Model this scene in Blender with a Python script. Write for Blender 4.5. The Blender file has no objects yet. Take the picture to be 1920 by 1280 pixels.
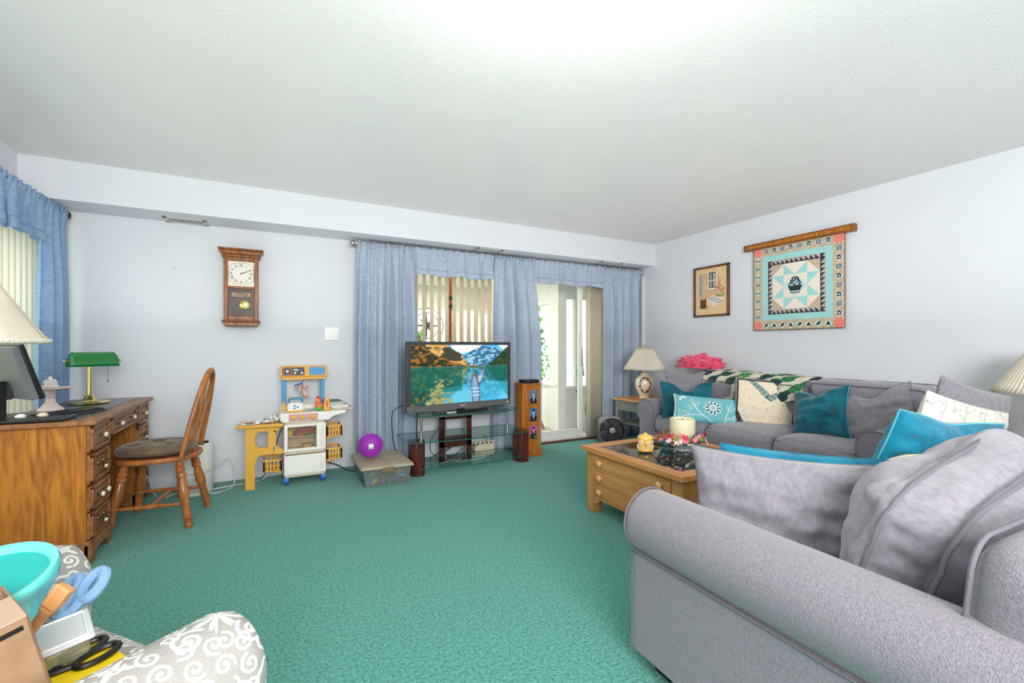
import bpy, math, random
import numpy as np
from mathutils import Vector, Matrix, Euler, noise as mnoise
sc = bpy.context.scene
C = sc.collection
PI = math.pi
R = math.radians
# ------------------------------------------------------------------ camera, world, lights, exposure
cd = bpy.data.cameras.new('camera'); cam = bpy.data.objects.new('camera', cd); C.objects.link(cam)
cam.location = (0, 0, 1.15); cam.rotation_euler = (R(90), 0, R(-27.9))
cd.sensor_width = 36; cd.lens = 36 * 846 / 1920; cd.shift_y = 9 / 1920; cd.clip_start = .02
sc.camera = cam
w = bpy.data.worlds.new('sky'); sc.world = w; w.use_nodes = True
bg = w.node_tree.nodes['Background']; bg.inputs[0].default_value = (.86, .93, 1, 1); bg.inputs[1].default_value = 3.2
def light(name, kind, loc, power, size, rot=(0, 0, 0), col=(1, 1, 1), sy=None):
    l = bpy.data.lights.new(name, kind); l.energy = power; l.color = col
    if kind == 'AREA':
        l.size = size
        if sy: l.shape = 'RECTANGLE'; l.size_y = sy
    else: l.shadow_soft_size = size
    o = bpy.data.objects.new(name, l); o.location = loc; o.rotation_euler = rot; C.objects.link(o); return o
light('ceiling_glow_fill', 'POINT', (.82, .98, 2.22), 9, .12, col=(1, .97, .95))  # point light added to make the ceiling glow above the frame
light('bounce_flash_fill', 'AREA', (.75, 1.0, 1.7), 4, .5, rot=(PI, 0, 0), col=(1, .97, .96))  # upward area light added for the flash hot spot on the ceiling
light('room_fill', 'AREA', (1.3, 1.9, 1.3), 29, 5.2, rot=(PI, 0, 0), col=(1, .945, .94), sy=4.8)  # unseen upward panel added to even out the ceiling brightness
light('rear_fill', 'AREA', (.2, -2.2, 1.8), 132, 2.4, rot=(R(84), 0, R(-22)), col=(1, .965, .955), sy=1.2)  # added area light behind the camera, fills the back and right walls
light('camera_flash_fill', 'POINT', (.3, -1.2, 1.8), 26, .35, col=(1, .965, .96))  # soft point light added behind the camera as flash-like fill
light('sunroom_fill', 'AREA', (1.6, 6.1, 2.15), 42, 2.2, col=(1, .99, .96))  # area light added under the sunroom ceiling in place of daylight
sc.view_settings.view_transform = 'Standard'; sc.view_settings.look = 'None'
sc.view_settings.gamma = 1; sc.view_settings.exposure = .5; sc.view_settings.use_curve_mapping = False
try: sc.cycles.max_bounces = 10; sc.cycles.transparent_max_bounces = 24
except Exception: pass

# ------------------------------------------------------------------ materials
def lin(c):
    return tuple(((x/255)/12.92 if x/255 <= .04045 else ((x/255+.055)/1.055)**2.4) for x in c)
def mat(name, rgb, rough=.6, metal=0, var=0, vscale=8, vstretch=(1, 1, 1), bump=0, bscale=60, bstretch=(1, 1, 1),
        sheen=0, coat=0, emit=0, img=None, transl=0, alpha=1, rgb2=None, glass=0, ramp=(.35, .65), detail=4, dist=0, spec=.5):
    m = bpy.data.materials.new(name); m.use_nodes = True
    nt = m.node_tree; N = nt.nodes; L = nt.links; b = N['Principled BSDF']
    c = lin(rgb) + (1,)
    b.inputs['Base Color'].default_value = c; b.inputs['Roughness'].default_value = rough
    b.inputs['Metallic'].default_value = metal; b.inputs['Specular IOR Level'].default_value = spec
    if sheen: b.inputs['Sheen Weight'].default_value = sheen; b.inputs['Sheen Roughness'].default_value = .5
    if coat: b.inputs['Coat Weight'].default_value = coat; b.inputs['Coat Roughness'].default_value = .12
    tc = None
    def tex(scale, stretch, det, distort=0):
        nonlocal tc
        if tc is None: tc = N.new('ShaderNodeTexCoord')
        mp = N.new('ShaderNodeMapping'); mp.inputs['Scale'].default_value = stretch
        L.new(tc.outputs['Object'], mp.inputs[0])
        t = N.new('ShaderNodeTexNoise'); t.inputs['Scale'].default_value = scale; t.inputs['Detail'].default_value = det
        t.inputs['Distortion'].default_value = distort
        L.new(mp.outputs[0], t.inputs['Vector']); return t
    src = None
    if img is not None:
        ti = N.new('ShaderNodeTexImage'); ti.image = img; ti.interpolation = 'Linear'; L.new(ti.outputs[0], b.inputs['Base Color']); src = ti.outputs[0]
        if emit:
            L.new(ti.outputs[0], b.inputs['Emission Color']); b.inputs['Emission Strength'].default_value = emit
            b.inputs['Base Color'].default_value = (0, 0, 0, 1); L.remove(b.inputs['Base Color'].links[0])
    elif var or rgb2:
        t = tex(vscale, vstretch, detail, dist); r = N.new('ShaderNodeValToRGB')
        c2 = lin(rgb2) if rgb2 else tuple(x*(1-var) for x in c[:3])
        r.color_ramp.elements[0].position = ramp[0]; r.color_ramp.elements[1].position = ramp[1]
        r.color_ramp.elements[0].color = tuple(c2)+(1,); r.color_ramp.elements[1].color = c
        L.new(t.outputs[0], r.inputs[0]); L.new(r.outputs[0], b.inputs['Base Color']); src = r.outputs[0]
    if emit and img is None:
        b.inputs['Emission Color'].default_value = c; b.inputs['Emission Strength'].default_value = emit
    if bump:
        t = tex(bscale, bstretch, 3); bn = N.new('ShaderNodeBump'); bn.inputs['Strength'].default_value = bump; bn.inputs['Distance'].default_value = .01
        L.new(t.outputs[0], bn.inputs['Height']); L.new(bn.outputs[0], b.inputs['Normal'])
    out = N['Material Output']
    if transl:
        tr = N.new('ShaderNodeBsdfTranslucent'); tr.inputs[0].default_value = c
        if src: L.new(src, tr.inputs[0])
        mx = N.new('ShaderNodeMixShader'); mx.inputs[0].default_value = transl
        L.new(b.outputs[0], mx.inputs[1]); L.new(tr.outputs[0], mx.inputs[2]); L.new(mx.outputs[0], out.inputs[0])
    if alpha < 1:
        tp = N.new('ShaderNodeBsdfTransparent'); tp.inputs[0].default_value = tuple(.5+.5*x for x in c[:3])+(1,)
        mx = N.new('ShaderNodeMixShader'); mx.inputs[0].default_value = alpha
        L.new(tp.outputs[0], mx.inputs[1]); L.new(b.outputs[0], mx.inputs[2]); L.new(mx.outputs[0], out.inputs[0])
    if glass:
        tp = N.new('ShaderNodeBsdfTransparent'); tp.inputs[0].default_value = c
        gl = N.new('ShaderNodeBsdfGlossy'); gl.inputs['Roughness'].default_value = .02
        fr = N.new('ShaderNodeFresnel'); fr.inputs[0].default_value = 1.0 + .5*glass
        ge = N.new('ShaderNodeNewGeometry'); ml = N.new('ShaderNodeMath'); ml.operation = 'MULTIPLY'; iv = N.new('ShaderNodeMath'); iv.operation = 'SUBTRACT'; iv.inputs[0].default_value = 1
        L.new(ge.outputs['Backfacing'], iv.inputs[1]); L.new(iv.outputs[0], ml.inputs[0]); L.new(fr.outputs[0], ml.inputs[1])
        mx = N.new('ShaderNodeMixShader'); L.new(ml.outputs[0], mx.inputs[0])
        L.new(tp.outputs[0], mx.inputs[1]); L.new(gl.outputs[0], mx.inputs[2]); L.new(mx.outputs[0], out.inputs[0])
    return m
def wood(name, a, b, rough=.42, st=(1, 1, .08), sc_=14, coat=.08, dist=1.2):
    return mat(name, a, rough, rgb2=b, vscale=sc_, vstretch=st, coat=coat, ramp=(.3, .7), detail=6, dist=dist, spec=.3, bump=.03, bscale=40, bstretch=st)

# ------------------------------------------------------------------ mesh collector
class G:
    def __init__(s): s.v = []; s.f = []; s.uv = {}
    def add(s, vs, fs):
        n = len(s.v); s.v += [tuple(p) for p in vs]; s.f += [tuple(n+i for i in f) for f in fs]; return s
    def box(s, x0, x1, y0, y1, z0, z1, M=None):
        vs = [(x, y, z) for x in (x0, x1) for y in (y0, y1) for z in (z0, z1)]
        if M: vs = [M @ Vector(p) for p in vs]
        return s.add(vs, [(0, 1, 3, 2), (4, 6, 7, 5), (0, 4, 5, 1), (2, 3, 7, 6), (0, 2, 6, 4), (1, 5, 7, 3)])
    def cb(s, c, d, M=None):
        return s.box(c[0]-d[0]/2, c[0]+d[0]/2, c[1]-d[1]/2, c[1]+d[1]/2, c[2]-d[2]/2, c[2]+d[2]/2, M)
    def tube(s, pts, r, n=8, closed=False):
        P = [Vector(p) for p in pts]; m = len(P); rs = r if isinstance(r, (list, tuple)) else [r]*m
        vs = []; up = None
        for i in range(m):
            if closed: t = P[(i+1) % m]-P[i-1]
            else: t = P[min(i+1, m-1)]-P[max(i-1, 0)]
            if t.length < 1e-9: t = Vector((0, 0, 1))
            t.normalize()
            if up is None: up = Vector((0, 0, 1)) if abs(t.z) < .9 else Vector((1, 0, 0))
            a = t.cross(up)
            if a.length < 1e-4: a = t.cross(Vector((.3, 1, .2)))
            a.normalize(); b = a.cross(t).normalized(); up = b
            for k in range(n):
                q = 2*PI*k/n; vs.append(P[i]+(a*math.cos(q)+b*math.sin(q))*rs[i])
        fs = []
        for i in range(m if closed else m-1):
            j = (i+1) % m
            for k in range(n): fs.append((i*n+k, i*n+(k+1) % n, j*n+(k+1) % n, j*n+k))
        if not closed: fs.append(tuple(range(n-1, -1, -1))); fs.append(tuple((m-1)*n+k for k in range(n)))
        return s.add(vs, fs)
    def cyl(s, p0, p1, r0, r1=None, n=16): return s.tube([p0, p1], [r0, r0 if r1 is None else r1], n)
    def lathe(s, prof, c=(0, 0, 0), n=24, M=None, wav=None):
        vs = []
        for r, z in prof:
            for k in range(n):
                q = 2*PI*k/n; rr = r*(1+(wav(q, z) if wav else 0)); p = Vector((rr*math.cos(q), rr*math.sin(q), z))
                if M: p = M @ p
                vs.append(p+Vector(c))
        fs = [(i*n+k, i*n+(k+1) % n, (i+1)*n+(k+1) % n, (i+1)*n+k) for i in range(len(prof)-1) for k in range(n)]
        if prof[0][0] > 1e-5: fs.append(tuple(range(n-1, -1, -1)))
        if prof[-1][0] > 1e-5: fs.append(tuple((len(prof)-1)*n+k for k in range(n)))
        return s.add(vs, fs)
    def prism(s, poly, a0, a1, ax='y'):
        n = len(poly)
        def mk(p, a): return (p[0], a, p[1]) if ax == 'y' else ((a, p[0], p[1]) if ax == 'x' else (p[0], p[1], a))
        return s.add([mk(p, a0) for p in poly]+[mk(p, a1) for p in poly],
                     [tuple(range(n)), tuple(range(2*n-1, n-1, -1))]+[(i, n+i, n+(i+1) % n, (i+1) % n) for i in range(n)])
    def grid(s, fn, nu, nv, uv=False):
        n0 = len(s.v); vs = []
        for j in range(nv+1):
            for i in range(nu+1):
                vs.append(fn(i/nu, j/nv))
                if uv: s.uv[n0+len(vs)-1] = (i/nu, j/nv)
        return s.add(vs, [(j*(nu+1)+i, j*(nu+1)+i+1, (j+1)*(nu+1)+i+1, (j+1)*(nu+1)+i) for j in range(nv) for i in range(nu)])
    def ball(s, c, r, nu=14, nv=9, sq=(1, 1, 1)):
        pr = [(max(1e-6, math.sin(PI*i/nv)), -math.cos(PI*i/nv)) for i in range(nv+1)]
        M = Matrix.Diagonal((r*sq[0], r*sq[1], r*sq[2]))
        return s.lathe(pr, c, nu, M)
    def build(s, name, m, parent=None, bevel=0, smooth=True, ang=40, solid=0, sub=0, seg=2):
        me = bpy.data.meshes.new(name); me.from_pydata(s.v, [], s.f)
        if s.uv:
            l = me.uv_layers.new(name='UVMap')
            for lp in me.loops: l.data[lp.index].uv = s.uv.get(lp.vertex_index, (0, 0))
        me.materials.append(m)
        import bmesh
        b = bmesh.new(); b.from_mesh(me); bmesh.ops.recalc_face_normals(b, faces=b.faces); b.to_mesh(me); b.free()
        if smooth: me.shade_smooth(); me.set_sharp_from_angle(angle=R(ang))
        o = bpy.data.objects.new(name, me); C.objects.link(o)
        if parent: o.parent = parent
        if solid: q = o.modifiers.new('s', 'SOLIDIFY'); q.thickness = solid; q.offset = 0
        if bevel: q = o.modifiers.new('b', 'BEVEL'); q.width = bevel; q.segments = seg; q.limit_method = 'ANGLE'; q.angle_limit = R(40)
        if sub: q = o.modifiers.new('u', 'SUBSURF'); q.levels = sub; q.render_levels = sub
        return o
def tag(o, label, cat, group=None, loc=None, rot=None):
    o['label'] = label; o['category'] = cat
    if group: o['group'] = group
    if loc is not None: o.location = loc
    if rot is not None: o.rotation_euler = rot
    return o
def thing(name, label, cat, loc=(0, 0, 0), rz=0, group=None, rot=None):
    o = bpy.data.objects.new(name, None); o.empty_display_size = .1; C.objects.link(o)
    return tag(o, label, cat, group, loc, rot or (0, 0, rz))
def struct(name, g, m, parent=None, **k):
    o = g.build(name, m, parent, **k)
    if not parent: o['kind'] = 'structure'
    return o
def dup(o, parent=None):
    c = o.copy(); C.objects.link(c); c.parent = parent
    for ch in list(o.children): dup(ch, c)
    return c
def lb(o, t): o['label'] = t; return o
def text(s, size, m, parent, M, name='lettering', ext=.0006, sx=1):
    cu = bpy.data.curves.new(name, 'FONT'); cu.body = s; cu.size = size; cu.extrude = ext; cu.align_x = 'CENTER'; cu.align_y = 'CENTER'
    t = bpy.data.objects.new(name, cu); C.objects.link(t)
    me = bpy.data.meshes.new_from_object(t.evaluated_get(bpy.context.evaluated_depsgraph_get()))
    bpy.data.objects.remove(t); me.transform(Matrix.Diagonal((sx, 1, 1, 1))); me.transform(M); me.materials.clear(); me.materials.append(m)
    o = bpy.data.objects.new(name, me); C.objects.link(o); o.parent = parent; return o
FY = Matrix.Rotation(R(90), 4, 'X')          # text facing -y
def T(x, y, z): return Matrix.Translation((x, y, z))
def nz(x, y, z=0): return mnoise.noise(Vector((x, y, z)))

# ------------------------------------------------------------------ painted prints (numpy)
rng = np.random.default_rng(4)
def vnoise(h, w_, sc_, seed=0, octs=4):
    r = np.random.default_rng(seed); out = np.zeros((h, w_)); a = 1; tot = 0
    for o in range(octs):
        n = max(2, int(sc_*2**o)); g = r.random((n+2, n+2))
        y = np.linspace(0, n, h); x = np.linspace(0, n, w_); yi = y.astype(int); xi = x.astype(int)
        fy = (y-yi); fx = (x-xi); fy = (fy*fy*(3-2*fy))[:, None]; fx = (fx*fx*(3-2*fx))[None]
        A = g[yi][:, xi]; B = g[yi][:, xi+1]; Cc = g[yi+1][:, xi]; D = g[yi+1][:, xi+1]
        out += a*((A*(1-fx)+B*fx)*(1-fy)+(Cc*(1-fx)+D*fx)*fy); tot += a; a *= .5
    return out/tot
class Pic:
    def __init__(s, w_, h, bgc): s.w = w_; s.h = h; s.a = np.ones((h, w_, 3))*np.array(bgc)/255
    def blob(s, x, y, rx, ry, col, ang=0, soft=0):
        cx, cy = x*s.w, y*s.h; rx *= s.w; ry *= s.w; m = max(rx, ry)+2
        x0, x1 = int(max(0, cx-m)), int(min(s.w, cx+m+1)); y0, y1 = int(max(0, cy-m)), int(min(s.h, cy+m+1))
        if x0 >= x1 or y0 >= y1: return
        Y, X = np.mgrid[y0:y1, x0:x1]; dx = X-cx; dy = Y-cy; c, q = math.cos(ang), math.sin(ang)
        u = (dx*c+dy*q)/max(rx, .5); v = (-dx*q+dy*c)/max(ry, .5)
        k = (u*u+v*v < 1)[..., None]
        s.a[y0:y1, x0:x1] = np.where(k, np.array(col)/255, s.a[y0:y1, x0:x1])
    def line(s, pts, r, col):
        for (x0, y0), (x1, y1) in zip(pts[:-1], pts[1:]):
            n = max(1, int(math.hypot((x1-x0)*s.w, (y1-y0)*s.h)/max(1, r*s.w*.5)))
            for i in range(n+1):
                t = i/n; s.blob(x0+(x1-x0)*t, y0+(y1-y0)*t, r, r, col)
    def poly(s, pts, col):
        P = [(x*s.w, y*s.h) for x, y in pts]; xs = [p[0] for p in P]; ys = [p[1] for p in P]
        x0, x1 = int(max(0, min(xs))), int(min(s.w, max(xs)+1)); y0, y1 = int(max(0, min(ys))), int(min(s.h, max(ys)+1))
        if x0 >= x1 or y0 >= y1: return
        Y, X = np.mgrid[y0:y1, x0:x1]; k = np.zeros(X.shape, bool)
        for i in range(len(P)):
            (ax, ay), (bx, by) = P[i-1], P[i]
            if ay == by: continue
            k ^= ((ay > Y+.5) != (by > Y+.5)) & (X+.5 < (bx-ax)*(Y+.5-ay)/(by-ay)+ax)
        s.a[y0:y1, x0:x1] = np.where(k[..., None], np.array(col)/255, s.a[y0:y1, x0:x1])
    def rect(s, x0, y0, x1, y1, col): s.poly([(x0, y0), (x1, y0), (x1, y1), (x0, y1)], col)
    def speck(s, amt, sc_, seed=1): s.a *= (1-amt+2*amt*vnoise(s.h, s.w, sc_, seed))[..., None]
    def image(s, name):
        im = bpy.data.images.new(name, s.w, s.h); a = np.ones((s.h, s.w, 4), np.float32); a[..., :3] = np.clip(s.a, 0, 1)
        im.pixels.foreach_set(a.ravel()); im.update(); im.pack(); return im

def tv_pic():
    W, H = 800, 450; p = Pic(W, H, (30, 150, 190)); Y, X = np.mgrid[0:H, 0:W]; x = X/W; y = Y/H; hz = .625
    n1 = vnoise(H, W, 9, 3, 5); n2 = np.clip(.5+(vnoise(H, W, 34, 5, 5)-.5)*1.25, 0, 1); n3 = vnoise(H, W, 5, 8, 4)
    def land(x, y, n1, n2, n3):
        a = np.zeros(x.shape+(3,)); a[:] = np.array((70, 175, 225))/255
        a = np.where((n3 > .52)[..., None] & (y > .78)[..., None], np.array((225, 235, 240))/255, a)
        r1 = np.interp(x, [0, .42, .5, .6, .72, .8, .9, 1.0], [0, .60, .80, .9, 1.0, .97, .93, .88])+.05*(n1-.5)
        c = np.array((60, 120, 160))/255*(.55+.9*n2[..., None]); c = np.where((n2 > .58)[..., None], np.array((150, 190, 210))/255, c)
        a = np.where((y < r1)[..., None], c, a)
        r2 = np.interp(x, [0, .15, .3, .36, .42, .48, .52, .56], [1.2, 1.1, 1.1, .97, .9, .86, .74, .63])+.06*(n1-.5)
        c = np.array((215, 165, 90))/255*(.35+1.1*n2[..., None]); c = np.where((n1 < .5)[..., None], np.array((60, 58, 40))/255, c)
        a = np.where((y < r2)[..., None], c, a)
        r3 = np.interp(x, [0, .08, .2, .3, .42, .55], [1.0, .98, .86, .76, .68, .63])+.08*(n2-.5)
        c = np.array((50, 55, 22))/255*(.3+1.4*n2[..., None]); c = np.where((n2 > .6)[..., None], np.array((150, 95, 25))/255, c)
        a = np.where((y < r3)[..., None], c, a)
        r4 = np.interp(x, [.7, .78, .9, 1], [.6, .66, .82, .98])+.04*(n2-.5)
        c = np.array((38, 62, 30))/255*(.3+1.3*n2[..., None]); a = np.where((y < r4)[..., None], c, a)
        return a
    up = land(x, y, n1, n2, n3)
    ym = np.clip(hz+(hz-y)*.62, 0, .999); yi = (ym*H).astype(int)
    dn = up[yi, X]*.62+np.array((0, 95, 100))/255*.45
    dn = np.where(((y < .35) & (x > .3) & (y < .3-.25*(.5-x)))[..., None], dn*.35+np.array((70, 180, 215))/255*.65, dn)
    g = np.array((15, 110, 95))/255*(.6+.6*n1[..., None]); k = (((x < .5) & (y > .2)) | (x > .75) & (y > .3+.3*(1-x)))[..., None]
    dn = np.where(k, dn*.45+g*.55, dn)
    dn = np.where(((n2 > .56) & (x < .4) & (x > .18) & (y < .42))[..., None], np.array((160, 150, 90))/255, dn)
    p.a = np.where((y > hz)[..., None], up, dn)
    p.rect(0, hz-.006, 1, hz+.006, (70, 110, 110))
    for (bx, by, s_, an) in ((.68, .40, .05, -.5), (.635, .17, .085, .1)):
        L_, Wd = s_*1.15, s_*.85
        Wd_ = Wd*.62; p.blob(bx+.004, by-.01, Wd_, L_*1.9, (30, 60, 70), an); p.blob(bx, by, Wd_, L_*1.9, (128, 84, 66), an); p.blob(bx, by+.005, Wd_*.7, L_*1.6, (110, 160, 205), an)
        for k in (-.4, 0, .4): p.line([(bx-Wd*.6-k*L_*an, by+k*L_*1.6), (bx+Wd*.6-k*L_*an, by+k*L_*1.6)], .005, (190, 205, 215))
    return p.image('lake_picture')
def spiral(cx, cy, r, a0, turns, sgn=1, n=40):
    return [(cx+r*(1-t*.85)*math.cos(a0+sgn*t*turns*2*PI), cy+r*(1-t*.85)*math.sin(a0+sgn*t*turns*2*PI)) for t in [i/n for i in range(n+1)]]
def scroll_pic():
    p = Pic(768, 768, (164, 160, 155)); wcol = (232, 230, 224)
    def motif(cx, cy, s_):
        for k in range(8):
            a = k*PI/4; p.blob(cx+.075*s_*math.cos(a), cy+.075*s_*math.sin(a), .055*s_, .017*s_, wcol, a)
            p.line([(cx, cy), (cx+.15*s_*math.cos(a+.2), cy+.15*s_*math.sin(a+.2))], .005*s_, wcol)
        for k in range(4):
            a = k*PI/2+.4; e = (cx+.21*s_*math.cos(a), cy+.21*s_*math.sin(a))
            p.line(spiral(e[0], e[1], .085*s_, a+PI, 1.5, 1), .0105*s_, wcol); p.blob(e[0]+.012, e[1], .018*s_, .018*s_, wcol)
            e = (cx+.2*s_*math.cos(a+.8), cy+.2*s_*math.sin(a+.8))
            p.line(spiral(e[0], e[1], .05*s_, a+PI+.8, 1.2, -1), .0085*s_, wcol)
    for i in range(9):
        for j in range(9):
            x, y = (i+.5*(j % 2))/8, j/8
            if min(math.hypot(x-a, y-b) for a, b in ((0, 0), (1, 0), (0, 1), (1, 1), (.5, .5))) > .2: p.line(spiral(x, y, .055, i*1.3+j*.7, 1.3, 1 if (i+j) % 2 else -1), .0085, wcol)
    for (i, j) in ((0, 0), (1, 0), (0, 1), (1, 1), (.5, .5)): motif(i, j, 1.05)
    for (i, j) in ((.5, 0), (0, .5), (1, .5), (.5, 1)):
        for k in range(4):
            a = k*PI/2+PI/4; p.blob(i+.05*math.cos(a), j+.05*math.sin(a), .045, .015, wcol, a)
    return p.image('scroll_print')
def quilt_pic():
    N_ = 720; tan = (200, 176, 146); aqua = (160, 214, 212); blk = (44, 46, 52); cream = (238, 226, 212); p = Pic(N_, N_, tan)
    p.speck(.18, 90, 2)
    p.rect(.115, .115, .885, .885, aqua)
    p.rect(.185, .185, .815, .815, (196, 184, 178))
    n = 12; s_ = .63/n
    for k in range(n):
        a = .185+k*s_
        for (x, y, fl) in ((a, .185, 0), (a, .815-s_, 0), (.185, a, 1), (.815-s_, a, 1)):
            p.poly([(x, y), (x+s_, y), (x, y+s_)] if fl == 0 else [(x, y), (x+s_, y+s_), (x, y+s_)], blk)
            for q in range(3): p.line([(x+s_*(.2+.3*q), y+s_*.2), (x+s_*(.2+.3*q), y+s_)], .0012, (110, 108, 110))
    p.rect(.24, .24, .76, .76, cream)
    u = .13; x0 = .24
    for (i, j) in ((0, 0), (3, 0), (0, 3), (3, 3)):
        a, b = x0+i*u, x0+j*u; cx = a+(0 if i == 0 else u); cy = b+(0 if j == 0 else u)
        p.poly([(cx, cy), (a+(u if i == 0 else 0), cy), (cx, b+(u if j == 0 else 0))], tan)
    c = .5
    for k in range(4):
        a = k*PI/2
        def rt(x, y): return (c+x*math.cos(a)-y*math.sin(a), c+x*math.sin(a)+y*math.cos(a))
        p.poly([rt(-u, u), rt(0, u), rt(-u, 2*u)], aqua); p.poly([rt(u, u), rt(0, u), rt(u, 2*u)], aqua)
        p.poly([rt(-u*.9, u*.0), rt(0, u*.9), rt(0, u*.0)], (170, 218, 216))
    p.poly([(.5, .37), (.63, .5), (.5, .63), (.37, .5)], (186, 222, 222))
    # basket of flowers in black
    p.poly([(.42, .5), (.58, .5), (.555, .44), (.445, .44)], blk)
    for q in range(26): p.blob(.5+.07*math.sin(q*2.4)*(1-q/40), .505+.0035*q, .011, .009, blk, q)
    p.line([(.45, .42), (.55, .42)], .006, blk)
    # border icons
    tn = 8
    for side in range(4):
        for k in range(tn):
            t = .16+(.68/(tn-1))*k
            x, y = ((t, .943), (t, .057), (.057, t), (.943, t))[side]
            h = .043
            p.poly([(x-h, y), (x, y+h), (x+h, y), (x, y-h)], (182, 218, 216) if (k+side) % 3 else (205, 212, 212))
            m_ = (k*3+side*5) % 6
            if m_ == 0: p.blob(x, y, .026, .026, blk); p.blob(x, y, .017, .017, (205, 212, 212)); p.blob(x, y, .008, .008, blk)
            elif m_ == 1: p.rect(x-.034, y-.009, x+.034, y+.009, blk); p.line([(x-.026, y), (x+.026, y)], .002, cream)
            elif m_ == 2: p.poly([(x-.024, y-.018), (x+.024, y-.018), (x, y+.028)], blk)
            elif m_ == 3: p.rect(x-.02, y-.02, x+.02, y+.016, blk); p.rect(x-.01, y-.008, x+.01, y+.006, cream); p.poly([(x-.026, y+.014), (x+.026, y+.014), (x, y+.032)], (90, 92, 98))
            elif m_ == 4:
                for q in range(-2, 3): p.line([(x+q*.011, y-.024), (x+q*.011, y+.024)], .002, blk)
                p.line([(x-.03, y), (x+.03, y)], .003, blk)
            else: p.blob(x, y, .024, .013, blk, .6); p.blob(x+.006, y+.012, .012, .012, blk)
    for (x, y) in ((.057, .057), (.943, .057), (.057, .943), (.943, .943)):
        p.rect(x-.055, y-.055, x+.055, y+.055, (206, 190, 166))
        for k in range(8):
            a = k*PI/4+PI/8; b2 = .3
            p.poly([(x, y), (x+.06*math.cos(a-b2), y+.06*math.sin(a-b2)), (x+.06*math.cos(a+b2), y+.06*math.sin(a+b2))], (234, 128, 118))
        p.blob(x, y, .038, .038, (238, 134, 124))
    r = np.random.default_rng(5)
    for q in range(150):
        x, y = r.random(2)*.77+.115
        if .185 < x < .815 and .185 < y < .815 and r.random() < .6: continue
        p.line([(x, y), (x+.012*math.cos(q), y+.012*math.sin(q))], .0018, (186, 172, 120))
    for k in range(90):
        t = k/90
        if k % 2 == 0:
            for q in ((t, .003), (t, .997), (.003, t), (.997, t)): p.rect(q[0]-.005, q[1]-.005, q[0]+.005, q[1]+.005, (30, 30, 34))
    return p.image('quilt_print')
def needle_pic():
    p = Pic(300, 420, (229, 196, 152)); p.speck(.06, 120, 3); H = 1/1.0
    def L(pts, r, c): p.line([(x, y) for x, y in pts], r, c)
    for k in range(26): L([(.10+.01*(k % 2), .9-k*.022), (.84-.02*abs(k-8), .87-k*.02)], .0038, (150, 96, 60))
    p.rect(.14, .42, .2, .88, (150, 170, 185)); 
    for k in range(40): p.blob(.17+.05*math.sin(k*1.7), .42+.011*k, .016, .01, (120, 150, 190) if k % 3 else (90, 110, 80), k)
    p.rect(.42, .55, .66, .9, (60, 58, 60)); p.rect(.46, .58, .53, .88, (150, 160, 165)); p.rect(.56, .58, .64, .88, (190, 170, 150)); p.rect(.4, .54, .68, .57, (240, 236, 228)); p.rect(.4, .54, .43, .9, (240, 236, 228)); p.rect(.65, .54, .69, .9, (225, 215, 200)); p.rect(.43, .72, .66, .735, (235, 230, 225))
    p.blob(.6, .58, .035, .025, (190, 90, 40))
    r = np.random.default_rng(9)
    for k in range(150):
        x = .62+.28*r.random(); y = .36+.34*r.random()*(1-abs(x-.76)*3)
        p.blob(x, y, .013, .009, ((200, 40, 90), (225, 90, 130), (70, 120, 50), (50, 95, 40))[k % 4 if y > .45 else 2+k % 2], k)
    p.poly([(.36, .34), (.55, .4), (.92, .32), (.6, .16)], (225, 222, 215))
    for k in range(4): L([(.4+.09*k, .33-.03*k), (.6+.08*k, .37-.03*k)], .009, (70, 70, 75))
    for k in range(80): p.blob(.12+.33*r.random(), .12+.08*r.random(), .016, .008, (150, 160, 60), k)
    p.blob(.25, .34, .1, .03, (110, 70, 50)); p.rect(.15, .16, .35, .34, (120, 72, 52)); p.blob(.25, .16, .1, .03, (90, 55, 40))
    for k in range(5): L([(.17+.04*k, .16), (.17+.04*k, .34)], .004, (70, 40, 30))
    L([(.15, .21), (.35, .21)], .008, (60, 50, 50)); L([(.15, .3), (.35, .3)], .008, (60, 50, 50)); p.blob(.25, .345, .07, .018, (190, 205, 215))
    return p.image('needlepoint_print')
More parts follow.
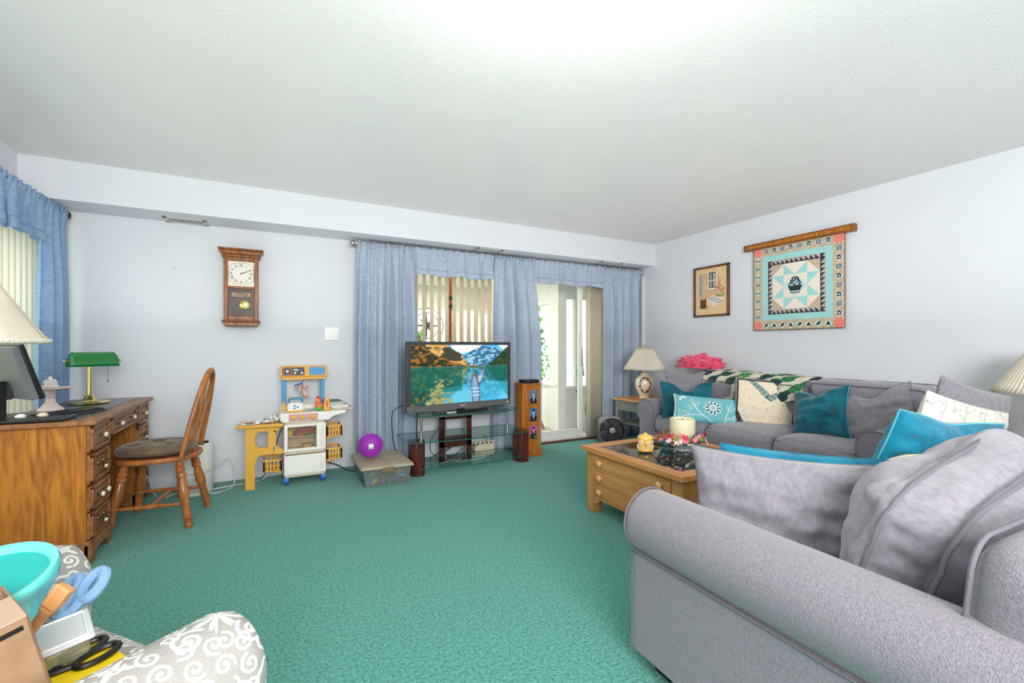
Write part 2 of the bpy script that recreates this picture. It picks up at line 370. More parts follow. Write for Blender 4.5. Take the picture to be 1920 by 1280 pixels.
def floral_pic():
    p = Pic(520, 260, (112, 186, 194)); wc = (236, 240, 236); dk = (40, 122, 134)
    def leaf(x, y, s_, a):
        p.blob(x, y, s_, s_*.42, wc, a); p.blob(x, y, s_*.8, s_*.28, dk, a)
        p.line([(x-s_*math.cos(a), y-2*s_*math.sin(a)), (x+s_*math.cos(a), y+2*s_*math.sin(a))], .003, wc)
    def st(pts): p.line(pts, .005, wc)
    st([(.58, .02), (.5, .2), (.38, .42), (.3, .62)]); st([(.45, .3), (.3, .28), (.1, .2)]); st([(.7, .02), (.74, .35), (.82, .75)]); st([(.72, .2), (.88, .35)])
    for q in ((.3, .7, .05, 1.9), (.36, .62, .045, .9), (.26, .52, .045, 2.6), (.2, .34, .05, 2.8), (.12, .22, .05, .1), (.25, .2, .04, -.7), (.08, .38, .04, 2.2),
              (.84, .55, .045, .6), (.9, .36, .05, .3), (.82, .25, .045, -.2), (.9, .14, .05, .5), (.76, .6, .035, 1.8)): leaf(*q)
    cx, cy = .56, .55
    for k in range(10):
        a = k*PI/5; x, y = cx+.075*math.cos(a), cy+.15*math.sin(a); p.blob(x, y, .045, .024, wc, a); p.blob(x, y, .033, .014, dk, a)
    p.blob(cx, cy, .034, .034, wc); p.blob(cx, cy, .024, .024, dk); p.blob(cx, cy, .012, .012, wc)
    p.blob(.12, .8, .045, .025, wc, .6); p.blob(.17, .86, .035, .022, wc, -.7); p.blob(.15, .8, .03, .008, dk, .2)
    for k in range(14): p.blob(.72+.02*k, .9-.01*k+.03*math.sin(k*2), .012, .008, (150, 208, 212), k)
    return p.image('floral_print')
def cream_pic(vee=True):
    p = Pic(360, 360, (234, 219, 196)); r = np.random.default_rng(3)
    for k in range(70):
        x, y = r.random(2)
        for q in range(3): p.blob(x+.02*r.random(), y+.02*r.random(), .012, .005, ((205, 190, 130), (190, 170, 140))[k % 2], r.random()*6)
    if vee:
        def strip(a, b):
            n = 26; dx, dy = b[0]-a[0], b[1]-a[1]
            for i in range(n):
                t = i/n; x, y = a[0]+dx*t, a[1]+dy*t
                p.poly([(x-.05, y), (x, y+.05), (x+.07, y-.0), (x+.02, y-.05)], ((150, 200, 200), (40, 44, 50), (196, 206, 190), (110, 110, 100))[i % 4])
        strip((.28, .93), (.55, .6)); strip((.55, .6), (.92, .86))
        p.poly([(.0, .0), (.34, .0), (.0, .5)], (40, 42, 46)); 
        for k in range(60): p.blob(.3*r.random(), .4*r.random(), .012, .005, (150, 150, 150), k)
        p.blob(-.02, -.05, .17, .2, (234, 219, 196)); 
        for (a, b) in ((0, .05), (.95, 1)): p.rect(a, 0, b, 1, (120, 120, 124)); p.rect(0, a, 1, b, (120, 120, 124))
        for (a, b) in ((.045, .075), (.925, .955)): p.rect(a, .045, b, .955, (32, 32, 36)); p.rect(.045, a, .955, b, (32, 32, 36))
        for k in range(300):
            t = r.random(); s_ = r.integers(4); e = .025; x, y = ((t, e), (t, 1-e), (e, t), (1-e, t))[s_]; p.blob(x, y, .008, .004, (200, 200, 200), k)
    return p.image('cream_print')
def script_pic():
    p = Pic(420, 300, (226, 221, 208)); r = np.random.default_rng(11)
    for k in range(260):
        x, y = r.random(2); a = r.random()*6; p.line([(x, y), (x+.012*math.cos(a), y+.02*math.sin(a)), (x+.024*math.cos(a+.8), y+.03*math.sin(a+.8))], .0025, (150, 152, 142))
    for k in range(5): p.line([(.2*k, 0), (.2*k+.2, 1)], .002, (120, 120, 115))
    return p.image('script_print')
def patch_pic():
    p = Pic(640, 320, (214, 206, 186)); g = [(28, 70, 52), (60, 140, 70), (26, 60, 58), (40, 110, 60), (30, 52, 66)]
    nx, ny = 10, 5
    for i in range(nx):
        for j in range(ny):
            x, y = i/nx, j/ny
            if (i+j) % 2 == 0:
                c = g[(i*3+j*2) % 5]; p.rect(x, y, x+1/nx, y+1/ny, c)
                r = np.random.default_rng(i*9+j)
                for k in range(16): p.blob(x+r.random()/nx, y+r.random()/ny, .003, .003, tuple(min(255, q+60) for q in c))
            cc = (214, 206, 186) if (i+j) % 2 == 0 else g[(i+2*j) % 5]
            for (dx, dy) in ((0, 0), (1/nx, 1/ny)): p.poly([(x+dx, y+dy), (x+dx+(.035 if dx == 0 else -.035), y+dy), (x+dx, y+dy+(.07 if dy == 0 else -.07))], cc)
    return p.image('patchwork_print')
def portrait(k):
    bgc = ((50, 130, 200), (40, 120, 195), (180, 90, 190))[k]; p = Pic(80, 130, bgc); p.speck(.2, 3, k)
    hair = ((160, 110, 60), (40, 28, 24), (25, 20, 22))[k]; suit = ((34, 36, 52), (30, 34, 60), (24, 60, 56))[k]
    if k == 2: p.blob(.42, .62, .2, .34, hair); p.blob(.66, .45, .14, .4, hair)
    p.poly([(0, 0), (1, 0), (.95, .36), (.66, .5), (.36, .5), (.03, .34)], suit)
    p.poly([(.4, .5), (.6, .5), (.52, .1)], (235, 235, 235)) if k < 2 else p.blob(.8, .15, .12, .06, (230, 230, 230))
    if k < 2: p.blob(.5, .47, .09, .035, (30, 30, 40))
    p.blob(.5, .64, .17, .25, (226, 172, 140)); p.blob(.5, .84, .19, .13, hair); 
    p.blob(.43, .66, .025, .014, (40, 30, 30)); p.blob(.57, .66, .025, .014, (40, 30, 30)); p.line([(.45, .53), (.55, .53)], .014, (150, 60, 60))
    p.blob(.62, .42, .07, .1, (222, 168, 138), .5)
    return p.image('portrait')
def panel(name, im, w_, h, parent, M, rough=.5, emit=0, m=None, th=.002):
    g = G(); g.grid(lambda u, v: M @ Vector(((u-.5)*w_, 0, (v-.5)*h)), 1, 1, uv=True)
    o = g.build(name, m or mat(name+'_print', (255, 255, 255), rough, img=im, emit=emit), parent, smooth=False); return o

# ------------------------------------------------------------------ shared materials
m_wall = mat('wall_paint', (220, 223, 229), .85, bump=.04, bscale=120, var=.02, vscale=3)
m_ceil = mat('ceiling_paint', (229, 228, 226), .42, bump=.11, bscale=28, var=.02, vscale=5, bstretch=(1, 2.5, 1))
m_carpet = mat('teal_carpet', (86, 178, 160), .95, rgb2=(24, 108, 100), vscale=85, detail=5, ramp=(.3, .66), bump=.9, bscale=140, sheen=.25)
m_white = mat('white_paint', (238, 237, 232), .4, var=.03)
m_wplastic = mat('white_plastic', (236, 236, 232), .35, coat=.2)
m_fab = mat('grey_chenille', (142, 137, 146), .9, rgb2=(118, 114, 122), vscale=150, detail=6, bump=.35, bscale=260, sheen=.25, ramp=(.3, .68), vstretch=(1, 1, 1.6))
m_fabs = mat('grey_chenille_smooth', (144, 140, 149), .9, rgb2=(124, 120, 129), vscale=45, detail=7, bump=.25, bscale=300, sheen=.4, ramp=(.3, .7), vstretch=(1.6, 1, 1))
m_pipe = mat('grey_piping', (112, 110, 118), .9, bump=.3, bscale=400)
m_teal = mat('teal_velvet', (0, 106, 124), .6, rgb2=(0, 76, 92), vscale=7, detail=3, sheen=.3, dist=.8, spec=.2)
m_teal2 = mat('turquoise_velvet', (4, 134, 164), .6, rgb2=(0, 100, 130), vscale=9, detail=3, sheen=.35, dist=.8, spec=.2)
m_curt = mat('blue_curtain_cloth', (199, 210, 226), .85, rgb2=(166, 181, 204), vscale=26, vstretch=(1, 1, 9), detail=4, bump=.6, bscale=40, bstretch=(1, 1, 8), transl=.12, ramp=(.35, .6))
m_curtL = mat('light_blue_curtain_cloth', (186, 212, 238), .85, rgb2=(150, 186, 226), vscale=26, vstretch=(1, 1, 9), detail=4, bump=.4, bscale=40, bstretch=(1, 1, 8), transl=.4, ramp=(.35, .6))
m_blind = mat('cream_blind', (222, 204, 174), .6, transl=.15)
m_blindL = mat('white_blind', (246, 241, 230), .6, transl=.6)
m_glass = mat('window_glass', (250, 252, 251), .02, glass=.7)
m_tglass = mat('shelf_glass', (240, 248, 246), .02, glass=1)
m_edge = mat('glass_edge', (30, 96, 88), .15, coat=.5)
m_steel = mat('brushed_steel', (190, 188, 186), .3, metal=1)
m_dsteel = mat('dark_bronze', (70, 60, 56), .35, metal=.8)
m_brass = mat('polished_brass', (226, 204, 130), .2, metal=1)
m_abrass = mat('antique_brass', (128, 108, 76), .35, metal=1)
m_black = mat('black_plastic', (18, 18, 20), .35)
m_dgrey = mat('dark_grey_plastic', (62, 62, 66), .35)
m_desk = wood('desk_oak', (202, 130, 48), (140, 80, 26), st=(1, 1, .16), sc_=22, dist=1.8)
m_deskf = wood('desk_front_oak', (172, 118, 74), (118, 74, 42), st=(1, .25, 1), sc_=22)
m_chair = wood('chair_oak', (190, 120, 62), (138, 78, 34), st=(1, 1, .2), sc_=20, coat=.5)
m_clock = wood('clock_oak', (166, 98, 40), (88, 42, 14), st=(1, 1, .12), sc_=34)
m_clockd = wood('clock_dark', (64, 44, 30), (28, 18, 12), st=(1, 1, .06), sc_=40)
m_pine = wood('pine', (214, 156, 98), (184, 118, 64), st=(1, .15, 1), sc_=14)
m_pinev = wood('pine_upright', (208, 150, 92), (178, 114, 62), st=(1, 1, .12), sc_=14)
m_tower = wood('honey_wood', (196, 122, 48), (160, 88, 26), st=(1, 1, .1), sc_=16)
m_mahog = wood('mahogany', (96, 44, 34), (54, 20, 20), st=(1, 1, .15), sc_=18)
m_yel = mat('yellow_plastic', (232, 172, 60), .4, coat=.2)
m_kwhite = mat('ivory_plastic', (238, 234, 228), .4)
m_kcream = mat('cream_plastic', (222, 210, 180), .45)
m_kblue = mat('blue_plastic', (64, 146, 196), .4)
m_wheel = mat('wheel_blue', (40, 104, 200), .35)
m_pink = mat('pink_plastic', (226, 110, 124), .5)
m_green = mat('green_plastic', (40, 150, 90), .5)
m_red = mat('red_plastic', (206, 40, 50), .5)
m_leather = mat('black_leather', (26, 34, 42), .28, var=.4, vscale=30, coat=.3)
m_porc = mat('porcelain', (238, 230, 214), .2, coat=.5)
m_shade = mat('shade_cloth', (232, 222, 204), .8, transl=.2, bump=.2, bscale=200)

# ------------------------------------------------------------------ the room
XL, XR, YB, YS, HC, ZS = -1.51, 4.28, 4.55, 4.21, 2.44, 2.165
YR = -2.6
g = G(); g.box(XL-.1, XR+.1, YR, YB+.16, -.1, 0); struct('floor', g, m_carpet, smooth=False)
g = G(); g.box(XL-.1, XR+.1, YR, YB+.16, HC, HC+.1); struct('ceiling', g, m_ceil, smooth=False)
DX0, DX1, DZ = 2.42, 3.84, 2.04
WX0, WX1, WS = 1.12, 2.26, .62
g = G(); g.box(XL-.1, WX0, YB, YB+.14, 0, HC); g.box(WX0, WX1, YB, YB+.14, 0, WS); g.box(WX0, WX1, YB, YB+.14, DZ, HC); g.box(WX1, DX0, YB, YB+.14, 0, HC); g.box(DX1, XR+.1, YB, YB+.14, 0, HC); g.box(DX0, DX1, YB, YB+.14, DZ, HC); struct('wall_back', g, m_wall, smooth=False)
g = G(); g.box(XR, XR+.1, YR, YB, 0, HC); struct('wall_right', g, m_wall, smooth=False)
WY0, WY1, WZ0, WZ1 = 1.9, 4.34, .62, 2.06
g = G(); g.box(XL-.1, XL, YR, WY0, 0, HC); g.box(XL-.1, XL, WY1, YB, 0, HC); g.box(XL-.1, XL, WY0, WY1, 0, WZ0); g.box(XL-.1, XL, WY0, WY1, WZ1, HC); struct('wall_left', g, m_wall, smooth=False)
g = G(); g.box(XL-.1, XR+.1, YR-.1, YR, 0, HC); struct('wall_rear', g, m_wall, smooth=False)
g = G(); g.box(XL, XR, YS, YB, ZS, HC); struct('trim_1', g, m_wall, smooth=False)
g = G(); g.box(XL, DX0-.06, YB-.012, YB, 0, .075); struct('baseboard_back', g, m_wall, bevel=.003)
g = G(); g.box(XR-.012, XR, YR, YB, 0, .075); struct('baseboard_right', g, m_wall, bevel=.003)
g = G(); g.box(XL, XL+.012, YR, YB, 0, .075); struct('baseboard_left', g, m_wall, bevel=.003)
g = G(); g.box(XR-.018, XR, 4.39, 4.44, 0, 2.06); struct('sunlight_strip', g, m_white, bevel=.004)  # white board standing in for sunlight leaking past the curtain edge
# left window
wn = struct('window_1', (lambda q: (q.box(XL-.1, XL+.01, WY0, WY0+.05, WZ0, WZ1), q.box(XL-.1, XL+.01, WY1-.05, WY1, WZ0, WZ1), q.box(XL-.1, XL+.01, WY0, WY1, WZ1-.05, WZ1), q.box(XL-.1, XL+.03, WY0, WY1, WZ0, WZ0+.04), q.box(XL-.08, XL-.03, 3.0, 3.06, WZ0, WZ1), q)[-1])(G()), m_white)
g = G(); g.box(XL-.06, XL-.055, WY0+.05, WY1-.05, WZ0+.04, WZ1-.05); g.build('pane', m_glass, wn)
# sliding door
dr = struct('door_1', (lambda q: (q.box(DX0, DX0+.05, YB-.01, YB+.14, 0, DZ), q.box(DX1-.05, DX1, YB-.01, YB+.14, 0, DZ), q.box(DX0, DX1, YB-.01, YB+.14, DZ-.05, DZ), q.box(DX0, DX1, YB-.01, YB+.15, .0, .035), q)[-1])(G()), m_white)
def sash(x0, x1, y0):
    q = G(); q.box(x0, x0+.06, y0, y0+.035, .035, DZ-.05); q.box(x1-.06, x1, y0, y0+.035, .035, DZ-.05); q.box(x0+.06, x1-.06, y0, y0+.035, .035, .13); q.box(x0+.06, x1-.06, y0, y0+.035, DZ-.11, DZ-.05)
    s_ = q.build('sash', m_white, dr, bevel=.003); q = G(); q.box(x0+.06, x1-.06, y0+.015, y0+.02, .13, DZ-.11); q.build('pane', m_glass, s_)
sash(2.45, 3.42, YB+.02)
w3 = struct('window_3', (lambda q: (q.box(WX0, WX0+.05, YB-.005, YB+.12, WS, DZ), q.box(WX1-.05, WX1, YB-.005, YB+.12, WS, DZ), q.box(WX0, WX1, YB-.005, YB+.12, DZ-.05, DZ), q.box(WX0-.03, WX1+.03, YB-.03, YB+.13, WS-.02, WS+.03), q)[-1])(G()), m_white)
g = G(); g.box(WX0+.05, WX1-.05, YB+.06, YB+.065, WS+.03, DZ-.05); g.build('pane', m_glass, w3)
g = G(); g.box(DX0, DX1, YB-.05, YB-.01, 0, .02); g.build('threshold', wood('threshold_wood', (120, 76, 44), (80, 48, 28), st=(.1, 1, 1)), dr)
g = G(); g.box(3.395, 3.41, YB-.005, YB+.02, .9, 1.12); g.build('handle', m_steel, dr, bevel=.003)

# sunroom beyond
m_sun = mat('sunroom_white', (236, 234, 226), .6, var=.04)
m_sfl = mat('sunroom_floor', (206, 200, 188), .7, var=.08, vscale=4)
SX0, SX1, SY1 = -.4, 3.42, 7.6
g = G(); g.box(SX0, 4.6, YB+.16, SY1, -.1, -.005); struct('floor_sunroom', g, m_sfl, smooth=False)
cs = thing('ceiling_sunroom', 'x', 'x'); del cs['label'], cs['category']; cs['kind'] = 'structure'
for k in range(19):
    x = SX0+k*.263; g = G(); g.box(x, x+.25, YB+.16, SY1+.1, 2.2, 2.23); g.build('plank', m_sun, cs, bevel=.006)
g = G(); g.box(SX0, 4.7, YB+.16, SY1+.1, 2.231, 2.26); g.build('roof_board', m_sun, cs)
# side wall with jog: windows then post
g = G(); g.box(SX1, SX1+.08, 5.12, SY1, 0, .62); g.box(SX1, SX1+.08, 5.12, SY1, 1.78, 2.2); g.box(SX1-.025, SX1+.105, 5.08, 5.3, 0, 2.2)
g.box(SX1, SX1+.08, 6.1, 6.2, .62, 1.78); g.box(SX1, SX1+.08, 7.1, 7.2, .62, 1.78); g.box(SX1-.04, SX1+.1, 5.12, SY1, .6, .64); g.box(SX1-.03, SX1+.1, 5.12, SY1, 1.74, 1.8)
struct('wall_sunroom_side', g, m_sun, bevel=.004)
g = G(); g.box(SX1+.1, 4.6, 5.12, 5.2, 0, .58); g.box(SX1+.1, 4.6, 5.12, 5.2, 1.8, 2.2); g.box(SX1+.29, SX1+.35, 5.12, 5.2, .58, 1.8); g.box(SX1+.1, SX1+.14, 5.12, 5.2, .58, 1.8); g.box(3.95, 4.6, 5.12, 5.2, .5, 1.8); g.box(SX1+.1, 4.0, 5.09, 5.2, .56, .6)
struct('wall_sunroom_front', g, m_sun, bevel=.004)
g = G(); g.box(SX0, SX1, SY1, SY1+.08, 0, .8); g.box(SX0, SX1, SY1, SY1+.08, 1.82, 2.2)
for x in (SX0, .5, 1.35, 2.12, 2.9, SX1-.1): g.box(x, x+.07, SY1, SY1+.08, .8, 1.82)
struct('wall_sunroom_far', g, m_sun, bevel=.004)
g = G(); g.box(SX0-.08, SX0, YB+.14, SY1, 0, 2.2); struct('wall_sunroom_left', g, m_sun)
g = G(); g.box(4.6, 4.68, YB+.14, 5.2, 0, 2.2); struct('wall_sunroom_end', g, m_sun)
wn2 = struct('window_2', (lambda q: (q.box(SX0, SX1, SY1-.02, SY1+.02, .78, .83), q.box(SX0, SX1, SY1-.02, SY1+.02, 1.79, 1.84), q)[-1])(G()), m_white)
g = G(); g.box(SX0, SX1, SY1+.04, SY1+.044, .8, 1.82); g.build('pane', m_glass, wn2)
# outside
g = G(); g.box(-20, 24, -14, 30, -.3, -.2); o = struct('ground', g, mat('lawn', (150, 170, 110), .95, rgb2=(96, 128, 66), vscale=3), smooth=False)
m_leaf = mat('bush_leaf', (120, 170, 60), .6, rgb2=(70, 120, 40), vscale=5, transl=.3)
def bush(x, y, r, h, seed, label):
    random.seed(seed); t = thing('bush', label, 'bush', (x, y, -.2), 0, 'bushes beyond the sunroom')
    q = G()
    for k in range(700):
        a = random.random()*2*PI; b = random.random(); rr = r*math.sqrt(random.random())*(1-.5*b); z = .15+h*b; c = Vector((rr*math.cos(a), rr*math.sin(a), z))
        M = Matrix.Translation(c) @ Euler((random.random()*6, random.random()*6, random.random()*6)).to_matrix().to_4x4(); s_ = .05+.04*random.random()
        q.add([M @ Vector(p) for p in ((-s_, 0, 0), (0, -s_*.5, 0), (s_, 0, 0), (0, s_*.5, 0))], [(0, 1, 2, 3)])
    o = q.build('foliage', m_leaf, t, smooth=False); o['kind'] = 'stuff'
    q = G()
    for k in range(5): a = k*1.3; q.tube([(0, 0, 0), (.3*r*math.cos(a), .3*r*math.sin(a), h*.6)], [.03, .01], 6)
    q.build('stem', m_chair, t)
bush(4.1, 9.6, .6, 1.3, 1, 'green bush in the middle of those beyond the far sunroom windows'); bush(2.75, 9.8, .45, 1.5, 2, 'leftmost green bush beyond the far sunroom windows'); bush(5.6, 9.8, .7, 2.2, 3, 'tallest green bush, rightmost beyond the sunroom windows')
g = G()
for k in range(12): g.box(-4, 12, 12, 12.05, -.2+k*.17, -.05+k*.17)
tag(g.build('fence', mat('fence_white', (238, 238, 234), .7)), 'white horizontal board fence far beyond the sunroom', 'fence')

# ------------------------------------------------------------------ added ceiling lamp (unseen, just above the frame)
t = thing('added_ceiling_lamp', 'round flush ceiling lamp added above the frame, unseen', 'lamp', (.82, .98, HC))
g = G(); g.lathe([(.2, 0), (.2, -.03), (.17, -.04)], n=32); g.build('base', m_steel, t)
# vents under the soffit
def vent(x, y, w_, d_, lab):
    t = thing('ceiling_vent', lab, 'vent', (x, y, ZS), 0, 'vents under the soffit')
    q = G(); h = .008; q.box(-w_/2, w_/2, -d_/2, -d_/2+.025, -h, 0); q.box(-w_/2, w_/2, d_/2-.025, d_/2, -h, 0); q.box(-w_/2, -w_/2+.03, -d_/2, d_/2, -h, 0); q.box(w_/2-.03, w_/2, -d_/2, d_/2, -h, 0); q.build('frame', mat('vent_grey', (196, 196, 194), .4), t, bevel=.002)
    q = G(); q.box(-w_/2+.02, w_/2-.02, -d_/2+.02, d_/2-.02, -.001, 0); q.build('backing', m_black, t)
    n = int((w_-.06)/.018); ms = mat('slat_white', (206, 205, 200), .4); me = None
    for k in range(n):
        x_ = -w_/2+.03+(k+.5)*(w_-.06)/n
        if me is None: q = G(); q.box(-.0045, .0045, -d_/2+.022, d_/2-.022, -.007, -.001); o = q.build('slat', ms, t); me = o
        else: o = me.copy(); C.objects.link(o); o.parent = t
        o.location.x = x_
vent(-.62, 4.455, .29, .16, 'grey slotted air vent under the soffit, left, above the wall clock')
vent(2.0, 4.3, .3, .1, 'pale air vent under the soffit above the first window valance')
vent(3.62, 4.3, .32, .1, 'pale air vent under the soffit above the right-hand curtain')

# ------------------------------------------------------------------ curtains
def curtain(name, lab, x0, x1, y, zt, zb, folds, m, seed, bx0=None, bx1=None, amp=.035, group=None, axis='x', parent=None, flare=1.0):
    """pleated cloth hung along x (or along y when axis='y'); gathers get deeper downwards"""
    bx0 = x0 if bx0 is None else bx0; bx1 = x1 if bx1 is None else bx1
    random.seed(seed); ph = [random.random()*6 for _ in range(6)]; n = folds; zt_ = zt-zb
    def fn(u, v):
        z = zt+(zb-zt)*v; e = min(1, v*6)
        s = u+.012*math.sin(n*2*PI*u*1.7+ph[0])*e
        a = x0+(x1-x0)*u; b = bx0+(bx1-bx0)*s; x = a*(1-min(1, v*2.2)**.8)+b*min(1, v*2.2)**.8
        ww = 2*PI*n*u+.9*math.sin(5*u+ph[1])+.5*v*math.sin(6*u+ph[2]); f1 = math.sin(ww)+.18*math.sin(2*ww+ph[4]); f2 = .25*math.sin(2*PI*n*.5*u+ph[3])
        f0 = math.sin(2*PI*n*3*u+ph[4])*.42+.2*math.sin(2*PI*n*5.3*u)
        e2 = min(1, v*zt_/.55)
        d = amp*((f1+f2)*(.25+.75*e2)*flare*(.8+.35*math.sin(u*7+ph[5]))*(0 if v*zt_ < .03 else min(1, (v*zt_-.03)/.06))+f0*(1-e2)**2*.45) - .018*max(0, 1-v*zt_/.12)
        if v < .03: d += 0
        zz = z+(.006*math.sin(u*PI*n*4) if v == 0 else 0)-(.01*math.sin(u*n*PI+ph[2]) if v == 1 else 0)
        return (x, y+d, zz) if axis == 'x' else (y-d, x, zz)
    q = G(); q.grid(fn, n*28, 30 if zt-zb > .6 else 10)
    o = q.build(name, m, parent, solid=.003, ang=180)
    if name == 'valance':
        q = G(); q.grid(lambda u, v: (lambda p: (p[0], p[1]-.006, p[2]-.002) if axis == 'x' else (p[0]+.006, p[1], p[2]-.002))(fn(u, .78+.22*v)), n*28, 3); q.build('hem', m, o, solid=.003, ang=180)
    if lab: tag(o, lab, 'curtain' if name == 'curtain' else 'valance', group)
    return o
RZ = 2.115; YC = 4.42
curtain('curtain', 'long blue curtain panel at the left end of the door rod, beside the light switch', .70, 1.24, YC, RZ+.02, .02, 4, m_curt, 1, .67, 1.27, .062)
curtain('curtain', 'long blue curtain panel between the two valances, behind the television', 2.12, 2.6, YC, RZ+.02, .02, 4, m_curt, 2, 2.10, 2.72, .055)
curtain('curtain', 'long blue curtain panel at the right end of the door rod, behind the pleated lamp', 3.62, 4.235, YC, RZ+.02, .02, 4, m_curt, 3, 3.6, 4.235, .055)
curtain('valance', 'short blue valance over the blinds above the television', 1.24, 2.12, YC, RZ+.02, RZ-.25, 5, m_curt, 4, amp=.034)
curtain('valance', 'short blue valance over the open glass door', 2.6, 3.62, YC, RZ+.02, RZ-.24, 5, m_curt, 5, amp=.03)
t = thing('curtain_rod', 'long silver curtain rod under the soffit across the glass doors', 'rod', (0, YC, RZ))
g = G(); g.cyl((.66, 0, 0), (4.25, 0, 0), .011, n=12); g.build('pole', m_steel, t)
for x, sg in ((.655, -1), (4.245, 1)):
    g = G(); g.ball((x-sg*.0, 0, 0), .026); g.cyl((x-sg*.04, 0, 0), (x-sg*.02, 0, 0), .016, n=12); g.build('finial', m_steel, t)
for x in (.69, 1.26, 2.1, 3.3):
    g = G(); g.box(x-.006, x+.006, -.006, YB-YC, -.006, .006); g.box(x-.012, x+.012, YB-YC-.006, YB-YC, -.03, .03); g.build('bracket', m_steel, t)
t = thing('curtain_rod', 'dark bronze curtain rod over the left window', 'rod', (-1.35, 0, RZ))
g = G(); g.cyl((0, 1.6, 0), (0, 4.46, 0), .012, n=12); g.build('pole', m_dsteel, t)
g = G(); g.ball((0, 4.475, 0), .026, sq=(.7, 1, 1)); g.lathe([(.028, -.006), (.034, 0), (.028, .006)], (0, 4.465, 0), 20, Matrix.Rotation(PI/2, 3, 'X')); g.build('finial', m_dsteel, t)
for y in (1.8, 4.44): g = G(); g.box(-.16, .006, y-.006, y+.006, -.006, .006); g.build('bracket', m_dsteel, t)
curtain('curtain', 'long light blue curtain panel of the left window, behind the desk', 4.07, 4.44, -1.35, RZ+.025, .02, 3, m_curtL, 6, 4.0, 4.48, .045, axis='y')
curtain('valance', 'light blue valance over the left window', 2.0, 4.09, -1.35, RZ+.025, RZ-.27, 12, m_curtL, 7, amp=.03, axis='y')

# vertical blinds
def blinds(lab, name, origin, axis, n, sp, ang, z0, z1, m, group=None, w_=.089):
    t = thing(name, lab, 'blind', origin)
    L_ = n*sp; q = G()
    q.box(-.03, L_+.02, -.02, .02, z1, z1+.035) if axis == 'x' else q.box(-.02, .02, -.03, L_+.02, z1, z1+.035)
    q.build('headrail', m_white, t, bevel=.003); me = None
    for k in range(n):
        if me is None:
            q = G(); q.grid(lambda u, v: (.008*math.sin(PI*u), (u-.5)*w_, z0+(z1-z0)*v), 5, 1); me = q.build('slat', m, t, solid=.001); o = me
        else: o = me.copy(); C.objects.link(o); o.parent = t
        a = ang(k) if callable(ang) else ang
        o.location = (k*sp, 0, 0) if axis == 'x' else (0, k*sp, 0); o.rotation_euler = (0, 0, a)
    return t
blinds('cream vertical blinds with open slats over the fixed glass, behind the television', 'vertical_blind', (1.2, 4.5, 0), 'x', 13, .082, R(7), WS+.05, 1.97, m_blind)
blinds('cream vertical blinds stacked together beside the right-hand curtain', 'vertical_blind', (3.45, 4.5, 0), 'x', 13, .016, R(3), .04, 1.97, mat('cream_blind_stack', (244, 234, 214), .6, transl=.25), w_=.085)  # paler copy of the slat cream, lightened to offset shade on the stack
blinds('ivory vertical blinds closed across the left window', 'vertical_blind', (-1.46, 1.95, 0), 'y', 31, .077, lambda k: R(-28), .66, 2.02, m_blindL)

# sunroom things
t = thing('wall_ornament', 'round wire compass ornament seen through the blind slats', 'ornament', (2.3, 7.45, 1.5))
g = G(); 
for r_ in (.3, .22): g.tube([(r_*math.cos(a*PI/18), 0, r_*math.sin(a*PI/18)) for a in range(36)], .008, 6, True)
g.build('ring', m_dgrey, t)
g = G()
for k in range(8):
    a = k*PI/4; r_ = .3 if k % 2 == 0 else .2
    g.add([(0, 0, 0), (.05*math.cos(a-.4), 0, .05*math.sin(a-.4)), (r_*math.cos(a), 0, r_*math.sin(a)), (.05*math.cos(a+.4), -.01, .05*math.sin(a+.4))], [(0, 1, 2), (0, 2, 3)])
g.build('star', m_dgrey, t, solid=.004, smooth=False)
g = G(); g.tube([(0, 0, .3), (0, 0, .7)], .004, 5); g.build('hook', m_dgrey, t)
t = thing('wooden_post', 'brown wooden post with dark brackets standing in the sunroom behind the blinds', 'post', (1.9, 5.25, 0))
g = G(); g.box(-.04, .04, -.02, .02, 0, 2.19); g.build('board', m_mahog if 0 else wood('red_wood', (170, 96, 48), (130, 66, 30)), t, bevel=.004)
for z in (1.62, 1.72): g = G(); g.box(-.045, .045, -.03, -.02, z, z+.04); g.build('bracket', m_black, t, bevel=.003)
t = thing('wooden_easel', 'orange wooden A-frame easel leaning in the sunroom behind the photo tower', 'easel', (3.17, 5.45, 0), R(-8))
for a, b in (((-.05, 0, .62), (.16, -.12, 0)), ((-.05, 0, .62), (-.2, -.12, 0)), ((-.05, 0, .62), (0, .14, 0))):
    g = G(); g.tube([a, b], .017, 4); g.build('leg', m_tower, t)
g = G(); g.tube([(-.19, -.11, .04), (.15, -.11, .04)], .014, 4); g.tube([(-.13, -.07, .26), (.08, -.07, .26)], .011, 4); g.build('crossbar', m_tower, t)
t = thing('plant_stand', 'thin black metal stand in the sunroom beside the stacked blinds', 'stand', (3.72, 4.93, 0))
g = G(); g.lathe([(.0, .54), (.12, .54), (.12, .55), (0, .55)], n=20); g.build('top', m_dgrey, t)
for k in range(3):
    a = k*2.1+2.6; g = G(); g.tube([(.1*math.cos(a), .1*math.sin(a), .54), (.03*math.cos(a), .03*math.sin(a), .3), (.12*math.cos(a), .12*math.sin(a), 0)], .006, 6); g.build('leg', m_black, t)
g = G(); g.grid(lambda u, v: ((u-.5)*(.1+.05*v), .02*math.sin(u*9), .2*(1-v)), 10, 6); tag(g.build('cloth', mat('aqua_cloth', (150, 212, 206), .8), solid=.004), 'pale aqua cloth hanging in the sunroom window by the stacked blinds', 'cloth', None, (3.74, 5.05, .74))

